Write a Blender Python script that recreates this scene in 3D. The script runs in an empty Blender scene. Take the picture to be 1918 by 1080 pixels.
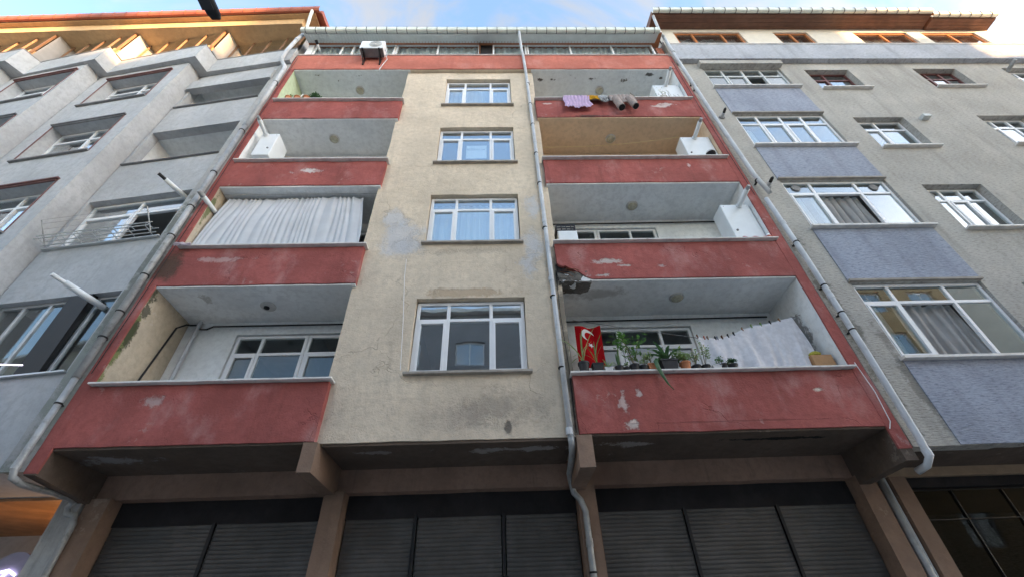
import bpy, math, random
from mathutils import Vector, Matrix, noise
R = math.radians
random.seed(11)
scene = bpy.context.scene
COL = scene.collection

# ------------------------------------------------------------------ camera
def look(yaw, pitch, roll):
    f = Vector((math.sin(yaw)*math.cos(pitch), math.cos(yaw)*math.cos(pitch), math.sin(pitch)))
    r = Vector((math.cos(yaw), -math.sin(yaw), 0)); u = r.cross(f)
    r2 = r*math.cos(roll) + u*math.sin(roll); u2 = u*math.cos(roll) - r*math.sin(roll)
    return Matrix(((r2.x, u2.x, -f.x), (r2.y, u2.y, -f.y), (r2.z, u2.z, -f.z)))
cam_d = bpy.data.cameras.new('camera'); cam = bpy.data.objects.new('camera', cam_d); COL.objects.link(cam)
cam_d.sensor_fit = 'HORIZONTAL'; cam_d.sensor_width = 36; cam_d.lens = 820/1918*36
cam_d.clip_start = 0.05; cam_d.clip_end = 3000
cam.matrix_world = Matrix.Translation((0, -6.0, 1.6)) @ look(R(2.288), R(39.815), R(-2.442)).to_4x4()
scene.camera = cam

# ------------------------------------------------------------------ light
SUN_EL, SUN_AZ = R(9), R(58)          # azimuth measured from the street side (-y) towards +x
SDIR = Vector((math.sin(SUN_AZ)*math.cos(SUN_EL), -math.cos(SUN_AZ)*math.cos(SUN_EL), math.sin(SUN_EL)))
world = bpy.data.worlds.new('World'); scene.world = world; world.use_nodes = True
wt = world.node_tree; wt.nodes.clear()
def wn(t, **k):
    n = wt.nodes.new(t)
    for a, b in k.items(): setattr(n, a, b)
    return n
sky = wn('ShaderNodeTexSky', sky_type='NISHITA', sun_disc=False, sun_elevation=SUN_EL, sun_rotation=math.atan2(SDIR.x, SDIR.y), air_density=1.0, dust_density=1.1, ozone_density=1.5)
tc = wn('ShaderNodeTexCoord'); mp = wn('ShaderNodeMapping'); mp.inputs['Scale'].default_value = (1.6, 3.2, 2.2); mp.inputs['Location'].default_value = (2.2, 7.1, 3.3)
wt.links.new(tc.outputs['Generated'], mp.inputs['Vector'])
cn = wn('ShaderNodeTexNoise'); cn.inputs['Scale'].default_value = 1.5; cn.inputs['Detail'].default_value = 7; cn.inputs['Roughness'].default_value = .55; cn.inputs['Distortion'].default_value = .6
wt.links.new(mp.outputs['Vector'], cn.inputs['Vector'])
cr = wn('ShaderNodeMapRange', interpolation_type='SMOOTHSTEP'); cr.inputs[1].default_value = .44; cr.inputs[2].default_value = .60; cr.inputs[3].default_value = .05; cr.inputs[4].default_value = .88
wt.links.new(cn.outputs[0], cr.inputs[0])
bw = wn('ShaderNodeRGBToBW'); wt.links.new(sky.outputs[0], bw.inputs[0])
cl = wn('ShaderNodeMix', data_type='RGBA', blend_type='MULTIPLY'); cl.inputs[0].default_value = 1; cl.inputs[7].default_value = (1.12, 1.15, 1.22, 1)
wt.links.new(bw.outputs[0], cl.inputs[6])
cm = wn('ShaderNodeMix', data_type='RGBA'); wt.links.new(cr.outputs[0], cm.inputs[0]); wt.links.new(sky.outputs[0], cm.inputs[6]); wt.links.new(cl.outputs[2], cm.inputs[7])
bg = wn('ShaderNodeBackground'); bg.inputs['Strength'].default_value = .15
wo = wn('ShaderNodeOutputWorld'); wt.links.new(cm.outputs[2], bg.inputs['Color']); wt.links.new(bg.outputs[0], wo.inputs['Surface'])
sun_d = bpy.data.lights.new('sun', 'SUN'); sun_d.energy = 4.2; sun_d.angle = R(.5); sun_d.color = (1, .56, .24)
sun = bpy.data.objects.new('sun', sun_d); COL.objects.link(sun); sun.location = (30, -30, 30)
sun.rotation_euler = SDIR.to_track_quat('Z', 'Y').to_euler()
vs = scene.view_settings; scene.display_settings.display_device = 'sRGB'
vs.view_transform = 'Standard'; vs.look = 'None'; vs.gamma = 1; vs.use_curve_mapping = False; vs.exposure = 2.7
scene.cycles.max_bounces = 7; scene.cycles.diffuse_bounces = 4; scene.cycles.glossy_bounces = 3; scene.cycles.transparent_max_bounces = 12

# ------------------------------------------------------------------ mesh helpers
class Frame:
    """wall frame: x along the wall to the right, y into the building, z up"""
    def __init__(s, ax=0, ay=0, ang=0): s.ax, s.ay, s.c, s.s = ax, ay, math.cos(ang), math.sin(ang)
    def __call__(s, p): x, y, z = p; return (s.ax + x*s.c - y*s.s, s.ay + x*s.s + y*s.c, z)
ID = Frame()
def wob(p, amp, fq):
    q = noise.noise_vector(Vector(p)*fq); q2 = noise.noise_vector(Vector(p)*fq*4.3)
    return tuple(p[i] + amp*(q[i] + .35*q2[i]) for i in range(3))
class MB:
    def __init__(s, F=ID): s.v, s.f, s.F = [], [], F
    def p(s, x, y, z): s.v.append(s.F((x, y, z))); return len(s.v)-1
    def quad(s, a, b, c, d): s.f.append(tuple(s.p(*q) for q in (a, b, c, d)))
    def poly(s, pts): s.f.append(tuple(s.p(*q) for q in pts))
    def box(s, x0, x1, y0, y1, z0, z1):
        i = [s.p(x, y, z) for x in (x0, x1) for y in (y0, y1) for z in (z0, z1)]
        for q in ((0,1,3,2),(4,6,7,5),(0,4,5,1),(2,3,7,6),(0,2,6,4),(1,5,7,3)): s.f.append(tuple(i[k] for k in q))
        return s
    def patch(s, o, du, dv, nu, nv, amp, fq):
        b = len(s.v)
        for j in range(nv+1):
            for i in range(nu+1):
                p = tuple(o[k] + du[k]*i/nu + dv[k]*j/nv for k in range(3))
                s.p(*wob(p, amp, fq))
        for j in range(nv):
            for i in range(nu):
                a = b + j*(nu+1) + i; s.f.append((a, a+1, a+nu+2, a+nu+1))
    def rbox(s, x0, x1, y0, y1, z0, z1, step=.1, amp=.006, fq=2.2):
        n = lambda a: max(1, min(60, int(round(a/step))))
        X, Y, Z = x1-x0, y1-y0, z1-z0; nx, ny, nz = n(X), n(Y), n(Z)
        s.patch((x0,y0,z0),(X,0,0),(0,0,Z),nx,nz,amp,fq); s.patch((x1,y1,z0),(-X,0,0),(0,0,Z),nx,nz,amp,fq)
        s.patch((x1,y0,z0),(0,Y,0),(0,0,Z),ny,nz,amp,fq); s.patch((x0,y1,z0),(0,-Y,0),(0,0,Z),ny,nz,amp,fq)
        s.patch((x0,y1,z0),(X,0,0),(0,-Y,0),nx,ny,amp,fq); s.patch((x0,y0,z1),(X,0,0),(0,Y,0),nx,ny,amp,fq)
        return s
    def holed(s, x0, x1, z0, z1, yf, yb, holes, step=.15, amp=.005, fq=1.7):
        xs = sorted({x0, x1, *[h[0] for h in holes], *[h[1] for h in holes]}); zs = sorted({z0, z1, *[h[2] for h in holes], *[h[3] for h in holes]})
        xs = [x for x in xs if x0 <= x <= x1]; zs = [z for z in zs if z0 <= z <= z1]
        n = lambda a: max(1, min(50, int(round(a/step))))
        for i in range(len(xs)-1):
            for j in range(len(zs)-1):
                cx, cz = (xs[i]+xs[i+1])/2, (zs[j]+zs[j+1])/2
                if any(h[0] < cx < h[1] and h[2] < cz < h[3] for h in holes): continue
                s.patch((xs[i],yf,zs[j]),(xs[i+1]-xs[i],0,0),(0,0,zs[j+1]-zs[j]),n(xs[i+1]-xs[i]),n(zs[j+1]-zs[j]),amp,fq)
        D = yb-yf
        for a, b, c, d in list(holes) + [(x1, x0, z1, z0)]:
            nx, nz = n(abs(b-a)), n(abs(d-c))
            s.patch((a,yf,c),(b-a,0,0),(0,D,0),nx,2,amp,fq); s.patch((b,yf,d),(a-b,0,0),(0,D,0),nx,2,amp,fq)
            s.patch((b,yf,c),(0,0,d-c),(0,D,0),nz,2,amp,fq); s.patch((a,yf,d),(0,0,c-d),(0,D,0),nz,2,amp,fq)
        return s
    def room(s, x0, x1, y0, y1, z0, z1):
        s.quad((x0,y1,z0),(x1,y1,z0),(x1,y1,z1),(x0,y1,z1)); s.quad((x0,y0,z0),(x0,y1,z0),(x0,y1,z1),(x0,y0,z1))
        s.quad((x1,y1,z0),(x1,y0,z0),(x1,y0,z1),(x1,y1,z1)); s.quad((x0,y0,z0),(x1,y0,z0),(x1,y1,z0),(x0,y1,z0)); s.quad((x0,y1,z1),(x1,y1,z1),(x1,y0,z1),(x0,y0,z1))
        return s
    def tube(s, pts, r, n=10, caps=True):
        pts = [Vector(p) for p in pts]; rs = r if isinstance(r, (list, tuple)) else [r]*len(pts); rings = []
        up = None
        for i, p in enumerate(pts):
            d = (pts[min(i+1, len(pts)-1)] - pts[max(i-1, 0)]).normalized()
            if up is None: up = Vector((0,0,1)) if abs(d.z) < .9 else Vector((1,0,0))
            a = d.cross(up).normalized(); b = a.cross(d).normalized(); up = b
            rings.append([s.p(*(p + (a*math.cos(t) + b*math.sin(t))*rs[i])) for t in (2*math.pi*k/n for k in range(n))])
        for A, B in zip(rings, rings[1:]):
            for k in range(n): s.f.append((A[k], A[(k+1)%n], B[(k+1)%n], B[k]))
        if caps: s.f.append(tuple(rings[0][::-1])); s.f.append(tuple(rings[-1]))
        return s
    def lathe(s, prof, c=(0,0,0), n=16, ax='z', cap=True):
        rings = []
        for r, h in prof:
            ring = []
            for k in range(n):
                t = 2*math.pi*k/n; u, w = r*math.cos(t), r*math.sin(t)
                ring.append(s.p(c[0]+u, c[1]+w, c[2]+h) if ax == 'z' else s.p(c[0]+u, c[1]+h, c[2]+w))
            rings.append(ring)
        for A, B in zip(rings, rings[1:]):
            for k in range(n): s.f.append((A[k], A[(k+1)%n], B[(k+1)%n], B[k]))
        if cap: s.f.append(tuple(rings[0][::-1])); s.f.append(tuple(rings[-1]))
        return s
    def prism(s, poly, y0, y1):
        a = [s.p(x, y0, z) for x, z in poly]; b = [s.p(x, y1, z) for x, z in poly]; n = len(poly)
        s.f.append(tuple(a)); s.f.append(tuple(b[::-1]))
        for k in range(n): s.f.append((a[k], b[k], b[(k+1)%n], a[(k+1)%n]))
        return s
    def prismx(s, poly, x0, x1):      # poly in (y, z)
        a = [s.p(x0, y, z) for y, z in poly]; b = [s.p(x1, y, z) for y, z in poly]; n = len(poly)
        s.f.append(tuple(a)); s.f.append(tuple(b[::-1]))
        for k in range(n): s.f.append((a[k], b[k], b[(k+1)%n], a[(k+1)%n]))
        return s
    def surf(s, fn, nu, nv):
        b = len(s.v)
        for j in range(nv+1):
            for i in range(nu+1): s.p(*fn(i/nu, j/nv))
        for j in range(nv):
            for i in range(nu):
                a = b + j*(nu+1) + i; s.f.append((a, a+1, a+nu+2, a+nu+1))
        return s
BASE = {}
def mesh_of(name, mb, mat, off=(0,0,0), smooth=False):
    me = bpy.data.meshes.new(name)
    me.from_pydata([(x-off[0], y-off[1], z-off[2]) for x, y, z in mb.v], [], mb.f)
    if mat: me.materials.append(mat)
    import bmesh
    bm = bmesh.new(); bm.from_mesh(me); bmesh.ops.remove_doubles(bm, verts=bm.verts, dist=1e-5); bmesh.ops.recalc_face_normals(bm, faces=bm.faces); bm.to_mesh(me); bm.free()
    if smooth:
        for p in me.polygons: p.use_smooth = True
    return me
def props(o, label, cat, group, kind):
    if label: o['label'] = label
    if cat: o['category'] = cat
    if group: o['group'] = group
    if kind: o['kind'] = kind
def thing(name, base, label, cat, group=None):
    o = bpy.data.objects.new(name, None); COL.objects.link(o); o.location = base; o.empty_display_size = .2
    BASE[o] = Vector(base); props(o, label, cat, group, None); return o
def obj(name, mb, mat, parent=None, smooth=False, bevel=0, solid=0, label=None, cat=None, group=None, kind=None):
    if parent: off = BASE[parent]
    else:
        xs, ys, zs = zip(*mb.v); off = Vector(((min(xs)+max(xs))/2, (min(ys)+max(ys))/2, min(zs)))
    o = bpy.data.objects.new(name, mesh_of(name, mb, mat, off, smooth)); COL.objects.link(o)
    if parent: o.parent = parent
    else: o.location = off
    BASE[o] = Vector(off)
    if solid: m = o.modifiers.new('solid', 'SOLIDIFY'); m.thickness = solid; m.offset = 0
    if bevel: m = o.modifiers.new('bevel', 'BEVEL'); m.width = bevel; m.segments = 2; m.limit_method = 'ANGLE'; m.angle_limit = R(40)
    props(o, label, cat, group, kind); return o
def inst(name, me, parent, loc, rot=(0,0,0), scale=(1,1,1), label=None, cat=None, group=None):
    o = bpy.data.objects.new(name, me); COL.objects.link(o); loc = Vector(loc)
    if parent: o.parent = parent; o.location = loc - BASE[parent]
    else: o.location = loc
    o.rotation_euler = rot; o.scale = scale; BASE[o] = loc; props(o, label, cat, group, None); return o

# ------------------------------------------------------------------ material helpers
class NT:
    def __init__(s, name):
        s.m = bpy.data.materials.new(name); s.m.use_nodes = True; s.t = s.m.node_tree; s.t.nodes.clear()
        s.out = s.t.nodes.new('ShaderNodeOutputMaterial'); s._pos = None; s._nz = {}
    def n(s, t, props=None, **ins):
        nd = s.t.nodes.new(t)
        for k, v in (props or {}).items(): setattr(nd, k, v)
        for k, v in ins.items():
            so = nd.inputs[int(k[1:])] if k[0] == 'i' and k[1:].isdigit() else nd.inputs[k.replace('_', ' ')]
            if isinstance(v, bpy.types.NodeSocket): s.t.links.new(v, so)
            elif isinstance(v, (tuple, list)) and so.type == 'RGBA' and len(v) == 3: so.default_value = (*v, 1)
            else: so.default_value = v
        return nd
    @property
    def pos(s):
        if s._pos is None: s._pos = s.n('ShaderNodeNewGeometry').outputs['Position']
        return s._pos
    def m_(s, op, a, b=0.0, c=0.0): return s.n('ShaderNodeMath', {'operation': op}, i0=a, i1=b, i2=c).outputs[0]
    def mix(s, f, a, b, blend='MIX'): return s.n('ShaderNodeMix', {'data_type': 'RGBA', 'blend_type': blend}, i0=f, i6=a, i7=b).outputs[2]
    def mr(s, v, a, b, c=0.0, d=1.0, smooth=True): return s.n('ShaderNodeMapRange', {'interpolation_type': 'SMOOTHSTEP' if smooth else 'LINEAR'}, i0=v, i1=a, i2=b, i3=c, i4=d).outputs[0]
    def sc(s, vec, k): return s.n('ShaderNodeVectorMath', {'operation': 'MULTIPLY'}, i0=vec, i1=k).outputs[0]
    def nz(s, scale, detail=4.0, rough=.55, vec=None, dist=0.0): return s.n('ShaderNodeTexNoise', None, Vector=vec or s.pos, Scale=scale, Detail=detail, Roughness=rough, Distortion=dist).outputs[0]
    def blob(s, c, r, amp=.7, fq=3.0, soft=.25):
        d = s.n('ShaderNodeVectorMath', {'operation': 'SUBTRACT'}, i0=s.pos, i1=c).outputs[0]
        d = s.sc(d, tuple(1/q for q in r)); L = s.n('ShaderNodeVectorMath', {'operation': 'LENGTH'}, i0=d).outputs['Value']
        fq = 2.0 if fq < 3 else 6.0 if fq < 8 else 13.0
        if fq not in s._nz: s._nz[fq] = s.m_('SUBTRACT', s.m_('ADD', s.nz(fq, 6.0, .8), s.m_('MULTIPLY', s.nz(fq*.25, 1.0), .9)), .95)
        q = s.m_('MULTIPLY', s._nz[fq], amp*3.4)
        return s.mr(s.m_('ADD', L, q), 1.0, 1.0-soft)
    def bsdf(s, col, rough=.9, bump=None, bstr=.4, bdist=.02, spec=.25, metal=0.0, **k):
        b = s.n('ShaderNodeBsdfPrincipled', None, Base_Color=col, Roughness=rough, Metallic=metal, **k)
        b.inputs['Specular IOR Level'].default_value = spec
        if bump is not None: s.t.links.new(s.n('ShaderNodeBump', None, Strength=bstr, Distance=bdist, Height=bump).outputs[0], b.inputs['Normal'])
        s.t.links.new(b.outputs[0], s.out.inputs[0]); return s.m
def mul(c, k): return tuple(min(1, x*k) for x in c)
def plaster(name, col, var=.12, patches=(), streak=0.0, streakcol=(.1,.09,.07), flake=0.0, flakecol=(.55,.52,.48), bump=.35, rough=.92, stain=None, fine=30.0, crack=0.0):
    g = NT(name)
    c = g.mix(g.mr(g.nz(.9, 5.0, .6), .3, .7), mul(col, 1-var*1.4), mul(col, 1+var))
    c = g.mix(g.mr(g.nz(9.0, 6.0, .65), .42, .66, 0.0, .5), c, mul(col, .74))
    c = g.mix(g.mr(g.nz(34.0, 3.0, .7), .5, .75, 0.0, .2), c, mul(col, .66))
    h = g.m_('ADD', g.m_('MULTIPLY', g.nz(fine, 6.0, .7), .5), g.m_('MULTIPLY', g.nz(3.5, 4.0), 1.2))
    if stain:                                   # broad dull discolouration
        c = g.mix(g.mr(g.nz(1.7, 6.0, .65, g.sc(g.pos, (1, 1, .7))), .5, .75, 0.0, stain[1]), c, stain[0])
    if streak:
        v = g.nz(1.0, 6.0, .65, g.sc(g.pos, (5.0, 5.0, .35)))
        c = g.mix(g.mr(v, .52, .78, 0.0, streak), c, streakcol)
    if flake:
        a = g.mr(g.nz(1.5, 3.0), .6, .68); b = g.mr(g.nz(11.0, 5.0, .65), .55, .6)
        f = g.m_('MULTIPLY', g.m_('MULTIPLY', a, b), flake); c = g.mix(f, c, flakecol); h = g.m_('SUBTRACT', h, g.m_('MULTIPLY', f, .8))
    for pt in patches:
        f = g.blob(pt[0], pt[1], *(pt[3] if len(pt) > 3 else ())); k = pt[4] if len(pt) > 4 else 1.0
        c = g.mix(g.m_('MULTIPLY', f, k), c, pt[2]); h = g.m_('SUBTRACT', h, g.m_('MULTIPLY', f, .5))
    if crack:
        cr = g.n('ShaderNodeTexVoronoi', {'feature': 'DISTANCE_TO_EDGE'}, Vector=g.n('ShaderNodeVectorMath', {'operation': 'ADD'}, i0=g.pos, i1=g.sc(g.n('ShaderNodeTexNoise', None, Vector=g.pos, Scale=3.0, Detail=5.0).outputs['Color'], (.6,.6,.6))).outputs[0], Scale=.55).outputs[0]
        ck = g.m_('MULTIPLY', g.mr(cr, .006, 0.0), g.mr(g.nz(.7, 2.0), .5, .6))
        c = g.mix(g.m_('MULTIPLY', ck, crack), c, mul(col, .35)); h = g.m_('SUBTRACT', h, g.m_('MULTIPLY', ck, .6))
    return g.bsdf(c, rough, h, bump, .03, .15)
def flat(name, col, rough=.6, var=.08, nscale=6.0, metal=0.0, bump=.1, spec=.3, dirt=0.0, dirtcol=(.12,.1,.08)):
    g = NT(name)
    c = g.mix(g.mr(g.nz(nscale, 5.0, .6), .35, .7), mul(col, 1-var), mul(col, 1+var))
    if dirt: c = g.mix(g.mr(g.nz(7.0, 6.0, .7), .5, .75, 0.0, dirt), c, dirtcol)
    return g.bsdf(c, rough, g.nz(60.0, 4.0), bump, .01, spec, metal)
def glassy(name, tint=(.9,.95,.95), r0=.2, ex=2.3):
    g = NT(name); lw = g.n('ShaderNodeLayerWeight', None, Blend=.5).outputs['Facing']
    f = g.m_('ADD', r0, g.m_('MULTIPLY', g.m_('POWER', lw, ex), 1-r0))
    hb = g.n('ShaderNodeBump', None, Strength=.04, Distance=.02, Height=g.nz(2.2, 2.0)).outputs[0]
    a = g.n('ShaderNodeBsdfTransparent', None, Color=tint).outputs[0]; b = g.n('ShaderNodeBsdfGlossy', None, Color=(.95,.97,1), Roughness=.015, Normal=hb).outputs[0]
    s = g.n('ShaderNodeMixShader', None, i0=f, i1=a, i2=b).outputs[0]; g.t.links.new(s, g.out.inputs[0]); return g.m
def cloth(name, col, var=.06, trans=.25, wave=0.0, col2=None, scale=3.0):
    g = NT(name); c = g.mix(g.mr(g.nz(scale, 5.0), .35, .7), mul(col, 1-var), mul(col, 1+var) if col2 is None else col2)
    h = g.nz(160.0, 2.0); nb = g.n('ShaderNodeBump', None, Strength=.15, Distance=.01, Height=h).outputs[0]
    a = g.n('ShaderNodeBsdfDiffuse', None, Color=c, Normal=nb).outputs[0]; b = g.n('ShaderNodeBsdfTranslucent', None, Color=c).outputs[0]
    g.t.links.new(g.n('ShaderNodeMixShader', None, i0=trans, i1=a, i2=b).outputs[0], g.out.inputs[0]); return g.m
def leafmat(name, col, col2):
    g = NT(name); c = g.mix(g.mr(g.nz(14.0, 3.0), .35, .65), col, col2)
    b = g.n('ShaderNodeBsdfPrincipled', None, Base_Color=c, Roughness=.45).outputs[0]; t = g.n('ShaderNodeBsdfTranslucent', None, Color=mul(col2, 1.3)).outputs[0]
    g.t.links.new(g.n('ShaderNodeMixShader', None, i0=.25, i1=b, i2=t).outputs[0], g.out.inputs[0]); return g.m
def emit(name, col, st):
    g = NT(name); g.t.links.new(g.n('ShaderNodeEmission', None, Color=col, Strength=st).outputs[0], g.out.inputs[0]); return g.m

# ------------------------------------------------------------------ materials
WH = (.62,.63,.62)
_redp = [((-4.25,-.1,10.05),(.34,.5,.10),(.66,.64,.62),(.8,9.0,.55),.75), ((1.95,-.1,7.13),(.30,.5,.07),(.55,.52,.48),(.9,7.0,.55),.75), ((2.35,-.1,7.03),(.16,.5,.035),(.5,.47,.43),(.9,9.0,.55),.75),
 ((3.0,-.1,7.0),(.1,.5,.06),(.5,.4,.38),(1.0,11.0,.55),.75), ((1.9,-.1,6.80),(.35,.5,.05),(.55,.53,.5),(.9,8.0,.55),.75), ((-4.92,-.1,4.53),(.24,.5,.10),(.45,.36,.34),(.9,9.0,.6),.7), ((1.78,-.1,4.36),(.07,.5,.28),(.55,.45,.42),(1.1,12.0,.55),.75),
 ((2.05,-.1,4.48),(.06,.5,.08),(.6,.5,.47),(1.0,12.0,.55),.75), ((1.85,-.1,4.02),(.14,.5,.09),(.6,.55,.5),(.9,9.0,.55),.75), ((4.72,-.1,4.47),(.10,.5,.05),(.62,.57,.5),(.6,8.0,.5),.8), ((4.3,-.1,12.85),(.30,.5,.06),(.62,.55,.52),(1.1,9.0,.55),.75),
 ((4.75,-.1,12.95),(.16,.5,.08),(.6,.52,.5),(1.1,9.0,.55),.75), ((1.45,-.1,13.02),(.15,.5,.03),(.62,.55,.52),(1.0,9.0,.55),.75), ((-5.1,-.1,7.32),(.42,.5,.08),(.45,.3,.28),(.9,6.0,.5),.7), ((4.45,-.1,10.15),(.07,.5,.07),(.7,.6,.58),(.9,11.0,.55),.75),
 ((-5.95,-.1,7.25),(.25,.5,.5),(.05,.05,.035),(.6,5.0,.8),.8), ((-5.0,-.1,12.31),(.4,.5,.04),(.03,.02,.02),(.6,5.0,.55),.75), ((2.6,-.1,12.36),(.6,.5,.045),(.05,.045,.04),(.8,6.0,.55),.75), ((3.2,-.1,4.02),(1.6,.5,.012),(.14,.045,.04),(.6,9.0,.3),.4)]
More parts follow.
